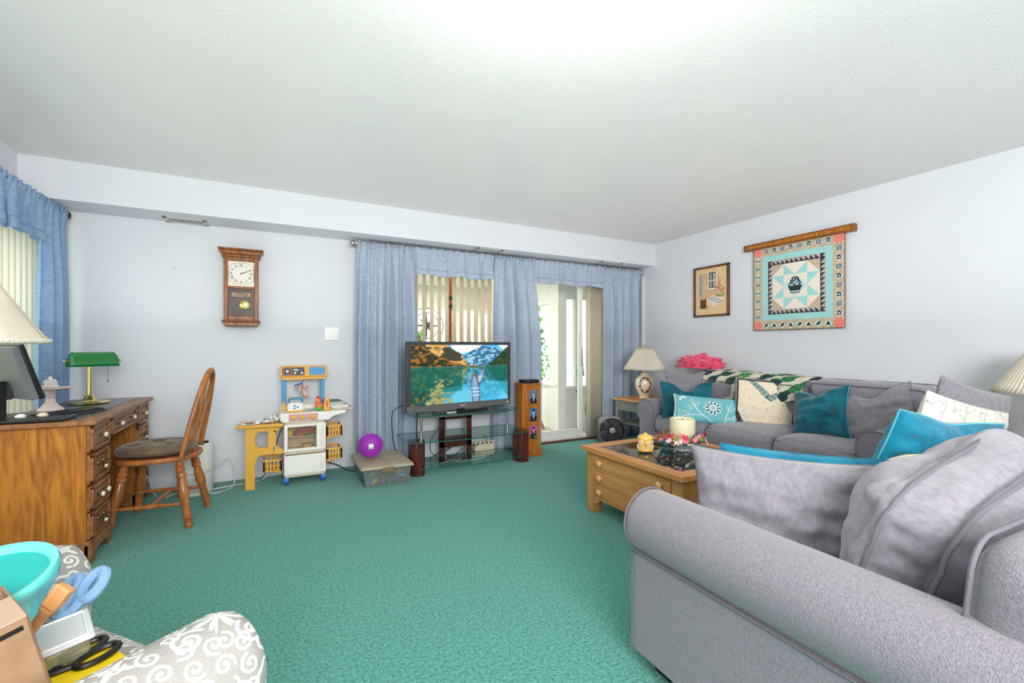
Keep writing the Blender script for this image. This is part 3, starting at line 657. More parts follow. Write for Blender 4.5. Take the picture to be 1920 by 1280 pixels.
# ------------------------------------------------------------------ wall clock
t = thing('wall_clock', 'oak pendulum wall clock with square silver dial left of the light switch', 'clock', (-.238, 4.55, 1.32))
def clk():
    g = G(); g.box(-.125, .125, -.11, 0, .05, .58); g.build('case', m_clock, t)
    g = G(); F = -.125
    for b in ((-.125, -.095, .05, .58), (.095, .125, .05, .58), (-.095, .095, .05, .085), (-.095, .095, .545, .58), (-.095, .095, .315, .335)): g.box(b[0], b[1], F, -.108, b[2], b[3])
    g.build('door_frame', m_clock, t, bevel=.004)
    g = G(); g.box(-.165, .165, -.155, 0, .635, .65); g.prism([(-.165, .635), (.165, .635), (.135, .6), (-.135, .6)], -.14, 0); g.box(-.14, .14, -.13, 0, .58, .6); g.build('cornice', m_clock, t, bevel=.005)
    g = G(); g.box(-.14, .14, -.14, 0, .035, .05); g.prism([(-.135, .035), (.135, .035), (.115, 0), (-.115, 0)], -.125, 0); g.build('base', m_clock, t, bevel=.005)
    g = G(); g.box(-.095, .095, -.114, -.111, .085, .315); g.build('back_panel', m_clockd, t)
    g = G(); g.box(-.095, .095, -.114, -.111, .335, .545); d = g.build('dial', mat('dial_silver', (222, 216, 206), .4), t)
    g = G(); cz = .442
    g.tube([(.092*math.copysign(abs(math.cos(a))**.6, math.cos(a)), -.1155, cz+.088*math.copysign(abs(math.sin(a))**.6, math.sin(a))) for a in [k*PI/24 for k in range(48)]], .0012, 4, True)
    g.build('dial_ring', m_brass, d)
    mi = mat('numeral_ink', (40, 50, 74), .5); mb = m_black
    for k, s_ in enumerate(['XII', 'I', 'II', 'III', 'IIII', 'V', 'VI', 'VII', 'VIII', 'IX', 'X', 'XI']):
        a = PI/2-k*PI/6; M = T(.073*math.cos(a), -.1158, cz+.068*math.sin(a)) @ FY @ Matrix.Rotation(a-PI/2, 4, 'Z'); text(s_, .031, mi, d, M, 'numeral', sx=.75)
    g = G(); g.tube([(0, -.118, cz), (.028, -.118, cz+.013)], [.003, .0025], 5); g.tube([(0, -.12, cz), (.075, -.12, cz+.034)], [.003, .0012], 5); g.lathe([(.006, 0), (.006, .004)], (0, -.117, cz), 12, Matrix.Rotation(PI/2, 3, 'X')); g.build('hands', m_black, d)
    text('REGULATOR', .048, mat('gilt', (224, 176, 112), .4), t, T(0, -.1155, .262) @ FY, sx=.5)
    g = G(); g.tube([(-.078, -.1155, .105), (.078, -.1155, .105), (.078, -.1155, .29), (-.078, -.1155, .29)], .0008, 4, True); g.tube([(-.01+.05*math.cos(a*PI/12), -.1155, .18+.035*math.sin(a*PI/12)) for a in range(24)], .0012, 4, True); g.build('gilt_line', mat('gilt_line', (200, 160, 100), .4), t)
    g = G(); g.lathe([(0, .008), (.03, .006), (.038, .002), (.04, 0)], (.025, -.117, .18), 28, Matrix.Rotation(PI/2, 3, 'X')); g.build('pendulum', m_brass, t)
clk()
t = thing('light_switch', 'white double rocker light switch beside the left door curtain', 'switch', (.488, 4.55, 1.268))
g = G(); g.box(-.062, .062, -.008, 0, -.06, .06); g.build('plate', m_wplastic, t, bevel=.004)
for x in (-.023, .023): g = G(); g.box(x-.017, x+.017, -.013, -.006, -.035, .035); g.build('rocker', m_wplastic, t, bevel=.003)

# ------------------------------------------------------------------ desk
def knob(parent, y, z, x=0):
    g = G(); M = Matrix.Rotation(PI/2, 3, 'Y')
    g.lathe([(.013, 0), (.006, .004), (.005, .016)], (x, y, z), 14, M); k = g.build('knob', m_abrass, parent)
    g = G(); g.lathe([(.005, .014), (.013, .018), (.015, .024), (.011, .031), (0.0001, .033)], (x, y, z), 14, M); g.build('knob_cap', m_porc, k)
def pull(parent, y, z, x=0):
    g = G()
    for s in (-1, 1): g.lathe([(.013, 0), (.011, .006), (.004, .01), (.004, .02), (.008, .024), (.0001, .028)], (x, y+s*.042, z+.012), 12, Matrix.Rotation(PI/2, 3, 'Y'))
    g.tube([(x+.02, y+.042*math.cos(a), z+.012-.026*math.sin(a)) for a in [PI*i/10 for i in range(11)]], .0035, 6); k = g.build('handle', m_abrass, parent)
    g = G(); g.ball((x+.022, y, z-.014), .01, sq=(1, 1.7, 1)); g.build('handle_grip', m_porc, k)
def desk():
    t = thing('writing_desk', 'oak pedestal writing desk with black leather top under the left window', 'desk', (0, 0, 0))
    X0, X1, Y0, Y1, H = -1.30, -.86, 3.16, 4.40, .76
    g = G(); g.box(X0, X1+.035, Y0-.02, Y1+.02, H-.028, H-.001); top = g.build('desktop', m_deskf, t, bevel=.007, seg=3)
    g = G(); g.box(X0+.06, X1-.05, Y0+.06, Y1-.06, H-.001, H+.0015); lb(g.build('leather_inset', m_leather, top), 'black leather writing surface')
    for (a, b) in ((Y0, Y0+.32), (Y1-.32, Y1)):
        g = G(); g.box(X0, X1-.015, a, b, .1, H-.03); g.build('pedestal', m_desk, t, bevel=.003)
        # bracket base
        g = G(); pl = [(a-.012, .1), (b+.012, .1), (b+.012, .0), (b-.05, .0), (b-.07, .035), (b-.1, .05), (a+.1, .05), (a+.07, .035), (a+.05, 0), (a-.012, .0)]
        g.prism(pl, X1-.02, X1+.012, 'x'); g.box(X0, X1, a-.012, a+.006, .0, .1); g.box(X0, X1, b-.006, b+.012, 0, .1); g.box(X0, X0+.03, a, b, 0, .1); g.box(X0, X1+.004, a-.006, b+.006, .095, .115)
        g.build('plinth', m_deskf, t, bevel=.004)
        zs = ((.585, .725, 'k1'), (.415, .57, 'p'), (.27, .4, 'k2'), (.12, .258, 'p'))
        for (z0, z1, kd) in zs: drawer(t, a+.012, b-.012, z0, z1, kd, X1)
    g = G(); g.box(X0+.05, X1-.015, Y0+.32, Y1-.32, .60, H-.03); g.build('apron', m_desk, t)
    drawer(t, Y0+.335, Y1-.335, .615, .725, 'k2w', X1)
    g = G(); g.box(X0, X0+.02, Y0+.32, Y1-.32, .15, H-.03); g.build('modesty_panel', m_desk, t)
def drawer(t, a, b, z0, z1, kd, X1):
    g = G(); g.box(X1-.02, X1, a, b, z0, z1)
    w_ = .02
    for q in ((a, b, z0, z0+w_), (a, b, z1-w_, z1), (a, a+w_, z0, z1), (b-w_, b, z0, z1)): g.box(X1-.002, X1+.012, *q)
    d = g.build('drawer', m_deskf, t, bevel=.004)
    g = G(); g.box(X1, X1+.005, a+.034, b-.034, z0+.034, z1-.034); g.build('drawer_panel', m_deskf, d, bevel=.002)
    c, z = (a+b)/2, (z0+z1)/2
    if kd == 'k1': knob(d, c, z, X1+.005)
    elif kd == 'k2': [knob(d, c+s*.05, z, X1+.005) for s in (-1, 1)]
    elif kd == 'k2w': [knob(d, c+s*.14, z, X1+.005) for s in (-1, 1)]
    else: pull(d, c, z, X1+.005)
desk()
# things on the desk
t = thing('banker_lamp', 'brass banker lamp with green glass shade on the far end of the desk', 'lamp', (-1.105, 4.06, .762), R(30))
g = G(); g.lathe([(.105, 0), (.108, .006), (.1, .014), (.07, .018), (.05, .024), (.03, .034), (.022, .05), (.0135, .056), (.0125, .26), (.018, .265), (.018, .275), (0.0001, .28)], n=32); g.build('stand', m_brass, t)
def shade_fn(u, v):
    a = PI*(.02+.96*v); x = .02+(u-.5)*.26; e = min(1, (1-abs(2*u-1))*5.5); e = math.sqrt(max(0, 1-(1-e)**2))
    return (x, -.065*math.cos(a)*(.6+.4*e), .262+.085*math.sin(a)*(.3+.7*e)-.015*abs(math.cos(a)))
g = G(); g.grid(shade_fn, 36, 14); M_ = mat('green_glass', (0, 132, 56), .12, coat=1, transl=.25); lb(g.build('lamp_shade', M_, t, solid=.004, ang=80), 'green glass shade')
g = G(); g.cyl((-.125, 0, .29), (.165, 0, .29), .004); [g.ball((.02+s*.145, 0, .29), .009, 10, 6) for s in (-1, 1)]; g.build('shade_rod', m_brass, t)
g = G(); g.tube([(.095, -.01, .27), (.095, -.01, .15)], .0012, 5); g.ball((.095, -.01, .146), .005, 8, 6); g.build('pull_chain', m_dsteel, t)
t = thing('cake_stand', 'pale pink pedestal cake stand on the desk', 'stand', (-1.2, 3.75, .762))
g = G(); g.lathe([(.062, 0), (.06, .006), (.04, .025), (.024, .05), (.02, .075), (.028, .082), (.02, .09), (.026, .12), (.09, .126), (.108, .132), (.109, .138), (0.0001, .136)], n=36, wav=None); g.build('pedestal', mat('pink_china', (236, 214, 212), .3, coat=.4), t)
g = G(); random.seed(3)
g.lathe([(.035, 0), (.038, .01), (.025, .018), (.0001, .024)], n=18)
for k in range(26):
    a = random.random()*6.3; r_ = .028*random.random(); g.ball((r_*math.cos(a), r_*math.sin(a), .02+.045*random.random()*(1-r_/.04)), .009, 8, 5)
tag(g.build('figurine', mat('bisque_white', (240, 236, 230), .5)), 'small white bisque flower figurine on the pink cake stand', 'figurine', None, (-1.2, 3.75, .9))
t = thing('monitor', 'black computer monitor turned toward the window end of the desk', 'monitor', (-1.27, 3.44, .762), 0)
Mm = Matrix.Rotation(R(-53), 4, 'Z') @ T(0, 0, .2) @ Matrix.Rotation(R(16), 4, 'X')
g = G(); g.box(-.215, .215, -.008, .03, -.10, .19, Mm); g.build('housing', mat('monitor_back', (120, 120, 124), .4), t, bevel=.006)
g = G(); g.box(-.22, .22, .026, .048, -.105, .195, Mm); b_ = g.build('bezel', m_black, t, bevel=.004)
g = G(); g.box(-.205, .205, .0482, .049, -.09, .18, Mm); g.build('screen', mat('screen_off', (12, 14, 20), .1), b_)
g = G(); g.box(-.035, .035, -.05, -.015, 0, .2, Matrix.Rotation(R(-53), 4, 'Z')); g.build('neck', m_black, t, bevel=.004)
g = G(); g.box(-.03, .03, -.04, .01, .1, .19, Matrix.Rotation(R(-53), 4, 'Z')); g.build('hinge', m_dgrey, t, bevel=.004)
g = G(); g.box(-.11, .11, -.08, .1, 0, .012, Matrix.Rotation(R(-53), 4, 'Z')); g.build('foot', m_black, t, bevel=.004)
g = G(); g.box(-.2, .14, -.09, .09, 0, .014); o = g.build('tray', m_black, bevel=.004); tag(o, 'flat glossy black tray at the near end of the desk under the monitor', 'tray', None, (-1.1, 3.255, .762))
t = thing('keyboard', 'dark keyboard standing on the desk between the tray and the cake stand', 'keyboard', (-1.03, 3.46, .762), R(60))
g = G(); g.box(-.17, .17, -.06, .06, 0, .014, Matrix.Rotation(R(4), 4, 'X')); g.build('case', m_dgrey, t, bevel=.004)
g = G()
for i in range(14):
    for j in range(5): g.cb((-.15+.023*i, -.044+.021*j, .017), (.018, .017, .006), Matrix.Rotation(R(4), 4, 'X'))
o = g.build('keys', m_black, t); o['kind'] = 'stuff'
random.seed(8)
for k, (x, y, lab) in enumerate(((-1.15, 3.24, 'small crumpled white tissue on the black tray, left one'), (-1.07, 3.25, 'small beige pebble-like trinket on the black tray, right one'))):
    g = G(); g.ball((0, 0, .013), .018, 10, 7, sq=(1.3, .9, .7)); g.v = [(a+.004*nz(a*200, b*200, k), b, max(.0, c+.004*nz(b*200, c*200))) for a, b, c in g.v]
    tag(g.build('trinket', (m_wplastic, m_kcream)[k]), lab, 'trinket', None, (x, y, .776))

# ------------------------------------------------------------------ windsor chair
def chair():
    t = thing('windsor_chair', 'honey oak windsor chair with turned legs pulled up to the desk', 'chair', (-.655, 3.72, 0), R(-8))
    def seat_out(s=1):
        P = []
        for k in range(40):
            a = 2*PI*k/40; c_, s_ = math.cos(a), math.sin(a); x = .225*math.copysign(abs(c_)**.75, c_); y = .215*math.copysign(abs(s_)**.8, s_)*(1-.08*(x/.225))
            P.append((x*s, y*s))
        return P
    g = G(); g.prism(seat_out(), .415, .448, 'z'); g.build('seat', m_chair, t, bevel=.01, seg=3)
    def turned(p0, p1, nm, rs):
        a, b = Vector(p0), Vector(p1); g = G(); pts = [a.lerp(b, q[0]) for q in rs]; g.tube(pts, [q[1] for q in rs], 12); return g.build(nm, m_chair, t)
    prof = [(0, .016), (.06, .018), (.09, .026), (.12, .019), (.14, .027), (.17, .027), (.19, .02), (.21, .028), (.25, .028), (.27, .02), (.36, .026), (.5, .03), (.58, .026), (.62, .021), (.64, .027), (.66, .021), (.78, .024), (.84, .021), (.86, .027), (.88, .019), (.9, .025), (.92, .019), (.96, .024), (1, .016)]
    feet = {(-1, -1): (-.205, -.205), (-1, 1): (-.205, .225), (1, -1): (.215, -.205), (1, 1): (.215, .205)}
    tops = {k: (k[0]*.14, k[1]*.135) for k in feet}
    for k in feet: turned((*tops[k], .42), (*feet[k], 0), 'leg', prof)
    def at(k, z): f = 1-z/.42; return Vector((tops[k][0]+(feet[k][0]-tops[k][0])*f, tops[k][1]+(feet[k][1]-tops[k][1])*f, z))
    st = [(0, .008), (.2, .011), (.5, .016), (.8, .011), (1, .008)]
    A = []
    for s in (-1, 1):
        p, q = at((-1, s), .15), at((1, s), .15); turned(p, q, 'stretcher', st); A.append(p.lerp(q, .5))
    turned(A[0], A[1], 'stretcher', st)
    # hoop back tilting to +x
    def hp(a): y = -.195*math.cos(a)*(1 if math.sin(a) > .3 else 1); z = .448+.54*math.sin(a)**.75 if math.sin(a) > 0 else .448; return (.17+(z-.448)*.21, y*(1-.22*math.sin(a)), z)
    g = G(); g.tube([hp(PI*i/28) for i in range(29)], [.014+.004*math.sin(PI*i/28) for i in range(29)], 10); g.build('back_hoop', m_chair, t)
    for k in range(-2, 3):
        y = k*.062; zt = .448+.54*max(0, 1-(y*1.15/.195)**2)**.375 - .005; yt = y*1.12; g = G(); w_ = .0048 if k else .0065
        pts = [(.165+(z-.448)*.21-.0, y+(yt-y)*(z-.448)/(zt-.448), z) for z in [.44+(zt-.44)*i/6 for i in range(7)]]
        g.tube(pts, [w_, w_*1.1, w_*1.3, w_*1.5, w_*1.3, w_, w_*.8], 8); g.build('spindle', m_chair, t)
    return t
chair()
m_cush = mat('olive_velvet', (112, 94, 68), .8, rgb2=(80, 66, 46), vscale=14, detail=4, sheen=.25)
def seatpad():
    g = G(); n = 40
    tuf = [(-.1, -.09), (.09, -.09), (-.1, .09), (.09, .09), (0, 0)]
    def f(u, v, top):
        a, b = 2*u-1, 2*v-1; q = max(abs(a), abs(b)); r = math.hypot(a, b); k = (q/r if r > 1e-6 else 1); a2, b2 = a*(k*.75+.25), b*(k*.75+.25)
        x, y = a2*.215, b2*.205; e = max(0, 1-q**4)**.5; z = .03*e
        for p in tuf: dd = (x-p[0])**2+(y-p[1])**2; z -= .016*math.exp(-dd/.0008)*e
        z -= .008*e*math.exp(-(min(abs(x-y), abs(x+y)))**2/.00015)
        z += .004*nz(x*20, y*20)*e
        return (x, y, .035+z*1.5 if top else .035-.033*e)
    g.grid(lambda u, v: f(u, v, 1), n, n); g.grid(lambda u, v: f(u, v, 0), n, n)
    o = g.build('seat_cushion', m_cush, ang=180); tag(o, 'olive brown tufted velvet seat cushion on the windsor chair', 'cushion', None, (-.672, 3.72, .449), (0, 0, R(-8)))
    g = G(); [g.ball((p[0], p[1], .048), .007, 10, 5, sq=(1, 1, .5)) for p in tuf]; g.build('button', m_cush, o)
    for s in (-1, 1):
        g = G(); g.tube([(.19, s*.15, .02), (.215, s*.16, .0), (.225, s*.165, .03), (.2, s*.17, .02)], .004, 6); g.build('tie', m_cush, o)
seatpad()

# ------------------------------------------------------------------ air purifier and cables
t = thing('air_purifier', 'white cylindrical air purifier on the carpet behind the chair', 'purifier', (-.54, 4.3, 0))
g = G(); g.lathe([(.11, 0), (.118, .01), (.12, .17)], n=40); g.build('base', m_wplastic, t)
g = G(); g.lathe([(.12, .174), (.121, .19), (.117, .37), (.105, .39), (.09, .392)], n=40); g.build('body', m_wplastic, t)
g = G(); g.lathe([(.09, .392), (.085, .388), (0.0001, .386)], n=40); g.build('top_grille', m_dgrey, t)
g = G()
for i in range(9):
    for j in range(9):
        a = R(-110)+i*R(6.5); g.cb((.1195*math.cos(a), .1195*math.sin(a), .03+j*.014), (.004, .005, .006))
o = g.build('vent_hole', m_dgrey, t); o['kind'] = 'stuff'
def cable(name, lab, pts, r, m):
    P = [Vector(p) for p in pts]; out = []
    for i in range(len(P)-1):
        a, b, c_, d = P[max(i-1, 0)], P[i], P[i+1], P[min(i+2, len(P)-1)]
        for k in range(8):
            u = k/8; out.append(.5*((2*b)+(c_-a)*u+(2*a-5*b+4*c_-d)*u*u+(-a+3*b-3*c_+d)*u**3))
    out.append(P[-1]); g = G(); g.tube(out, r, 6); o = g.build(name, m); tag(o, lab, 'cable'); return o
m_wc = mat('white_cable', (226, 226, 224), .5)
cable('power_cable', 'white cable looped on the carpet left of the air purifier', [(-.86, 4.45, .1), (-.8, 4.35, .005), (-.72, 4.25, .006), (-.6, 4.32, .05), (-.56, 4.45, .12), (-.62, 4.5, .02), (-.74, 4.42, .006), (-.64, 4.26, .006), (-.58, 4.2, .05), (-.64, 4.4, .1)], .004, m_wc)
cable('power_cable', 'white cable curling on the carpet between the purifier and the toy kitchen', [(-.41, 4.42, .15), (-.34, 4.5, .2), (-.28, 4.44, .1), (-.3, 4.3, .005), (-.42, 4.2, .005), (-.44, 4.3, .005), (-.3, 4.36, .005), (-.1, 4.42, .006), (.06, 4.45, .1)], .004, m_wc)
cable('power_cable', 'black cable behind the yellow toy table', [(-.1, 4.4, .005), (0.0, 4.47, .15), (.03, 4.5, .3), (.08, 4.52, .42), (.2, 4.52, .43)], .004, m_black)
cable('power_cable', 'black cable on the carpet between the toy kitchen and the plastic bin', [(.4, 4.47, .1), (.52, 4.42, .06), (.62, 4.36, .01), (.75, 4.35, .006)], .005, m_black)

# ------------------------------------------------------------------ toy kitchen
def kitchen():
    K = thing('toy_kitchen', 'white, yellow and blue plastic toy kitchen against the back wall', 'toy kitchen', (0, 4.15, 0))
    x0, x1 = .078, .398
    # hollow body
    g = G(); g.box(x0, x0+.012, 0, .24, .065, .52); g.box(x1-.012, x1, 0, .24, .065, .52); g.box(x0, x1, .228, .24, .065, .52); g.box(x0, x1, 0, .24, .065, .085); g.box(x0, x1, 0, .24, .255, .275); g.box(x0, x1, 0, .24, .5, .52); g.box(x0+.012, x1-.012, .03, .228, .39, .396)
    lb(g.build('body', m_kcream, K, bevel=.004), 'cream plastic oven body')
    def frame(nm, a, b, z0, z1, hole):
        g = G(); F0, F1 = -.022, -.002
        if hole:
            hx0, hx1, hz0, hz1 = hole; g.box(a, hx0, F0, F1, z0, z1); g.box(hx1, b, F0, F1, z0, z1); g.box(hx0, hx1, F0, F1, z0, hz0); g.box(hx0, hx1, F0, F1, hz1, z1)
        else: g.box(a, b, F0, F1, z0, z1); g.box(a+.01, b-.06, F0-.003, F0, z0+.012, z1-.012)
        d = g.build(nm, m_kwhite, K, bevel=.003)
        g = G(); g.box(b-.035, b-.02, F0-.014, F0, z0+.03, z1-.02); g.build('door_handle', m_kwhite, d, bevel=.004)
        if hole: g = G(); g.box(hx0-.003, hx1+.003, F0+.008, F0+.01, hz0-.003, hz1+.003); g.build('door_window', mat('smoky_plastic', (240, 232, 220), .15, alpha=.06), d)
    frame('oven_door', x0+.002, x1-.002, .28, .505, (x0+.028, x1-.075, .305, .482))
    frame('fridge_door', x0+.002, x1-.002, .09, .25, None)
    for x in (x0+.018, x1-.018):
        g = G(); g.cyl((x-.02, .04, .04), (x+.02, .04, .04), .04, n=24); g.build('wheel', m_wheel, K, bevel=.005)
    for x in (x0+.018, x1-.018): g = G(); g.box(x-.015, x+.015, .2, .23, 0, .065); g.build('foot', m_kwhite, K)
    # counter
    g = G(); g.prism([(x0-.03, .6), (.56, .6), (.56, .575), (.46, .555), (.42, .525), (x0-.005, .52), (x0-.03, .545)], -.03, .26)
    g.build('counter', m_kwhite, K, bevel=.008, seg=3)
    g = G(); g.box(x0-.02, x1+.02, .2, .26, .6, .64); g.build('splash_rail', m_kwhite, K, bevel=.008)
    g = G(); g.box(x0+.035, x1-.065, -.034, -.03, .532, .592); g.build('control_panel', mat('panel_mauve', (206, 160, 160), .5), K)
    for x in (x0+.07, x0+.135, x0+.215):
        g = G(); M = Matrix.Rotation(PI/2, 3, 'X'); g.lathe([(.02, 0), (.02, .008), (.016, .012), (0.0001, .012)], (x, -.034, .562), 18, M); g.box(x-.017, x+.017, -.054, -.046, .558, .566); g.build('dial_knob', m_yel, K, bevel=.001)
    for x in (x0+.1, x0+.22):
        g = G(); g.lathe([(.05, 0), (.05, .003), (.0001, .004)], (x, .09, .6), 24); g.build('burner', mat('burner_grey', (180, 180, 176), .5), K)
    for x in (x0, x1-.016):
        g = G(); g.box(x-.012, x+.022, .2, .24, .64, .875); g.build('post', m_kblue, K, bevel=.004)
    g = G(); g.prism([(x0-.01, .60), (x0-.01, .68), (x0+.015, .66), (x0+.03, .60)], .15, .24); g.build('corner_bracket', m_yel, K, bevel=.003)
    # top console
    g = G(); g.prism([(.165, .885), (.195, .98), (.28, .98), (.28, .885)], x0-.025, x1+.03, 'x'); con = g.build('console', m_yel, K, bevel=.006)
    g = G(); g.box(x0-.015, x1+.015, .175, .26, .86, .885); g.build('console_rail', m_yel, K, bevel=.004)
    Rm = T(0, .165, .885) @ Matrix.Rotation(math.atan2(.03, .095), 4, 'X').inverted()
    def cp(a, b, z0, z1, nm, m_, d=.002): g = G(); g.box(a, b, -d, 0, z0, z1, Rm); return g.build(nm, m_, con)
    cp(x0-.01, x0+.165, .012, .088, 'radio_panel', mat('radio_brown', (138, 100, 84), .5)); cp(x0+.2, x1+.012, .014, .086, 'blue_panel', mat('panel_blue', (88, 150, 205), .5), .003)
    cp(x0+.072, x0+.16, .018, .08, 'radio_face', m_dgrey, .004); cp(x0+.08, x0+.115, .055, .07, 'radio_scale', mat('scale_green', (196, 214, 206), .5), .005); cp(x0+.122, x0+.152, .052, .072, 'radio_window', mat('scale_blue', (60, 90, 150), .5), .005)
    def disc(x, z, r, m_, d): g = G(); g.lathe([(r, 0), (r, d), (.0001, d)], (0, 0, 0), 20, (Matrix.Rotation(PI/2, 3, 'X'))); g.v = [tuple(Rm @ (Vector(p)+Vector((x, 0, z)))) for p in g.v]; return g
    disc(x0+.03, .05, .03, 0, .004).build('toy_clock', m_black, con); g = disc(x0+.03, .05, .012, 0, .006); g.build('toy_clock_hub', m_kwhite, con)
    g = G()
    for k in range(12): a = k*PI/6; g.cb((x0+.03+.024*math.cos(a), -.0045, .05+.024*math.sin(a)), (.004, .001, .004), Rm)
    g.build('toy_clock_mark', m_kwhite, con)
    for x in (.09, .144): disc(x0+x, .033, .009, 0, .01).build('radio_knob', m_kwhite, con)
    # yellow table wing
    g = G(); g.prism([(-.262, .0), (x0+.0, -.03), (x0+.0, .24), (-.24, .24)], .495, .52, 'z'); tt = g.build('side_table_top', m_yel, K, bevel=.008, seg=3)
    def pane_leg():
        g = G(); y0, y1 = .02, .045; P = [((-.2, -.13), (.0, .5))]
        g.box(-.195, -.13, y0, y1, 0, .5); g.box(-.13, .0, y0, y1, .46, .5); g.prism([(0, .46), (0, .5), (.07, .5), (.02, .44)], y0, y1); g.box(-.13, .0, y0, y1, .27, .33); g.box(-.035, .02, y0, y1, .33, .46)
        g.prism([(0, .27), (.02, .34), (.078, .295), (.078, .265)], y0, y1); g.prism([(-.13, .27), (-.13, .2), (-.115, .25), (-.09, .27)], y0, y1); g.prism([(-.13, .36), (-.13, .33), (-.1, .33)], y0, y1); g.prism([(-.13, .43), (-.13, .46), (-.1, .46)], y0, y1)
        g.build('side_table_leg', m_yel, K)
    pane_leg()
    # baskets
    def basket(bx, bz, w_, y0=-.02):
        e = G(); h = .085; d = .2
        def wall(p, q, n):
            for k in range(n+1):
                t_ = k/n; a = Vector(p).lerp(Vector(q), t_); b = Vector((a.x+(.012 if a.x > 0 else -.012)*.0, a.y, h)); e.box(a.x-.005, a.x+.005, a.y-.005, a.y+.005, 0, h)
        c = [(0, 0, 0), (w_, 0, 0), (w_, d, 0), (0, d, 0)]
        for i in range(4): wall(c[i], c[(i+1) % 4], 5)
        for z in (0, h*.5, h):
            r_ = .007 if z == h else .004
            e.tube([(p[0], p[1], z) for p in c], r_, 4, True)
        e.box(0, w_, 0, d, -.003, .003); e.prism([(0, -.03), (0, 0), (w_*.8, 0)] if bx > .2 else [(w_, -.03), (w_, 0), (w_*.2, 0)], .02, .05)
        e.v = [(x+bx, y+y0, z+bz) for x, y, z in e.v]; e.build('basket', m_yel, K)
    basket(x1+.008, .385, .115); basket(x1+.008, .19, .115); basket(x0-.145, .13, .125, .02)
kitchen()
def lath(name, lab, cat, prof, m, loc, n=24, rot=None):
    g = G(); g.lathe(prof, n=n); return tag(g.build(name, m), lab, cat, None, loc, rot)
lath('toy_plate', 'red toy plate on the upper oven shelf, right of the pink one', 'plate', [(.001, 0), (.03, .0), (.045, .03), (.04, .03), (.001, .006)], m_red, (.315, 4.25, .548-.15))
lath('toy_plate', 'pink toy dish tilted on the upper oven shelf', 'plate', [(.001, 0), (.05, .0), (.075, .035), (.07, .035), (.001, .006)], m_pink, (.235, 4.24, .405), rot=(R(12), R(-10), 0))
lath('toy_bowl', 'green toy bowl beneath the pink dish in the oven', 'bowl', [(.001, 0), (.04, .0), (.065, .02), (.06, .02), (.001, .004)], m_green, (.25, 4.22, .3965))
lath('toy_cup', 'yellow toy cup at the left of the upper oven shelf', 'cup', [(.02, 0), (.026, .045), (.022, .045), (.018, .005), (.001, .004)], mat('toy_yellow', (224, 200, 40), .5), (.125, 4.22, .3965))
lath('toy_pot', 'tan toy pot on the oven floor', 'pot', [(.03, 0), (.042, .004), (.042, .045), (.046, .045), (.04, .05), (.001, .052)], mat('tan_plastic', (206, 166, 120), .5), (.26, 4.22, .276))
t = thing('toy_kettle', 'white toy kettle with a blue handle on the toy kitchen counter', 'toy', (.165, 4.2, .602))
g = G(); g.prism([(-.062, .01), (.062, .01), (.064, .05), (.05, .078), (-.05, .078), (-.064, .05)], -.045, .045); g.build('body', m_kwhite, t, bevel=.01, seg=3)
g = G(); g.box(-.063, .063, -.047, .047, 0, .014); g.build('base', m_yel, t, bevel=.004)
g = G(); g.tube([(-.045, 0, .075), (-.05, 0, .1), (-.03, 0, .11), (.035, 0, .11), (.052, 0, .1), (.05, 0, .075)], .01, 8); g.build('handle', m_kblue, t)
g = G(); [g.ball((.015*math.cos(a), -.046, .042+.012*math.sin(a)), .008, 8, 5, sq=(1, .2, 1)) for a in (0, 2.1, 4.2)]; g.build('emblem', mat('emblem_blue', (50, 110, 190), .5), t)
g = G(); g.ball((-.04, -.0, .118), .012, 8, 5); g.build('whistle', m_yel, t)
t = thing('oven_mitt', 'small striped oven mitt with blue cuff hanging in the toy kitchen', 'mitt', (.235, 4.33, .86))
def mitt(u, v):
    a = 2*PI*u; c = Vector((-.04+.075*v, -.01, -.04-.12*v)); w_ = .03*(1-.25*math.sin(PI*v))*(1 if v < .9 else .6); return (c.x+w_*math.cos(a), c.y+.012*math.sin(a), c.z+.01*math.cos(a))
g = G(); g.grid(mitt, 16, 12); g.tube([(0.02, -.01, -.075), (.035, -.01, -.055)], [.014, .01], 8)
g.build('glove', mat('mitt_stripe', (206, 190, 176), .8, rgb2=(150, 90, 80), vscale=90, vstretch=(1, 1, .15), ramp=(.45, .5)), t)
g = G(); g.tube([mitt(k/16, 0) for k in range(16)], .006, 6, True); g.build('cuff', m_wheel, t)
g = G(); g.tube([(-.02, -.01, -.035), (0, -.01, 0)], .003, 5); g.build('loop', m_wheel, t)
t = thing('toy_rooster', 'small orange toy rooster with red comb on the toy kitchen counter', 'toy', (.345, 4.16, .602))
g = G(); g.ball((0, 0, .03), .032, 16, 10, sq=(1, 1, .95)); lb(g.build('base', mat('toy_lime', (110, 190, 60), .4), t), 'green lower body')
g = G(); g.ball((0, 0, .045), .033, 16, 10, sq=(1, 1, .8)); g.ball((-.006, -.002, .085), .023, 14, 9, sq=(1, 1, 1.2)); g.build('body', mat('toy_coral', (240, 120, 70), .4), t)
g = G(); [g.ball((-.008+.008*k, 0, .118-.006*abs(k)), .009, 8, 6) for k in (-1, 0, 1, 2)]; g.build('comb', m_red, t)
g = G(); g.ball((-.015, -.018, .09), .009, 10, 6); g.build('eye', m_kwhite, t); g = G(); g.ball((-.017, -.026, .09), .004, 8, 5); g.build('pupil', m_black, t)
g = G(); g.tube([(-.026, -.004, .084), (-.045, -.006, .08)], [.008, .001], 6); g.build('beak', m_yel, t)
g = G(); g.ball((.034, .0, .08), .014, 8, 6, sq=(.6, .6, 1.5)); g.build('tail', m_wheel, t)
t = thing('toy_grater', 'yellow toy salt box with a red cross on the toy kitchen counter', 'toy', (.405, 4.14, .602))
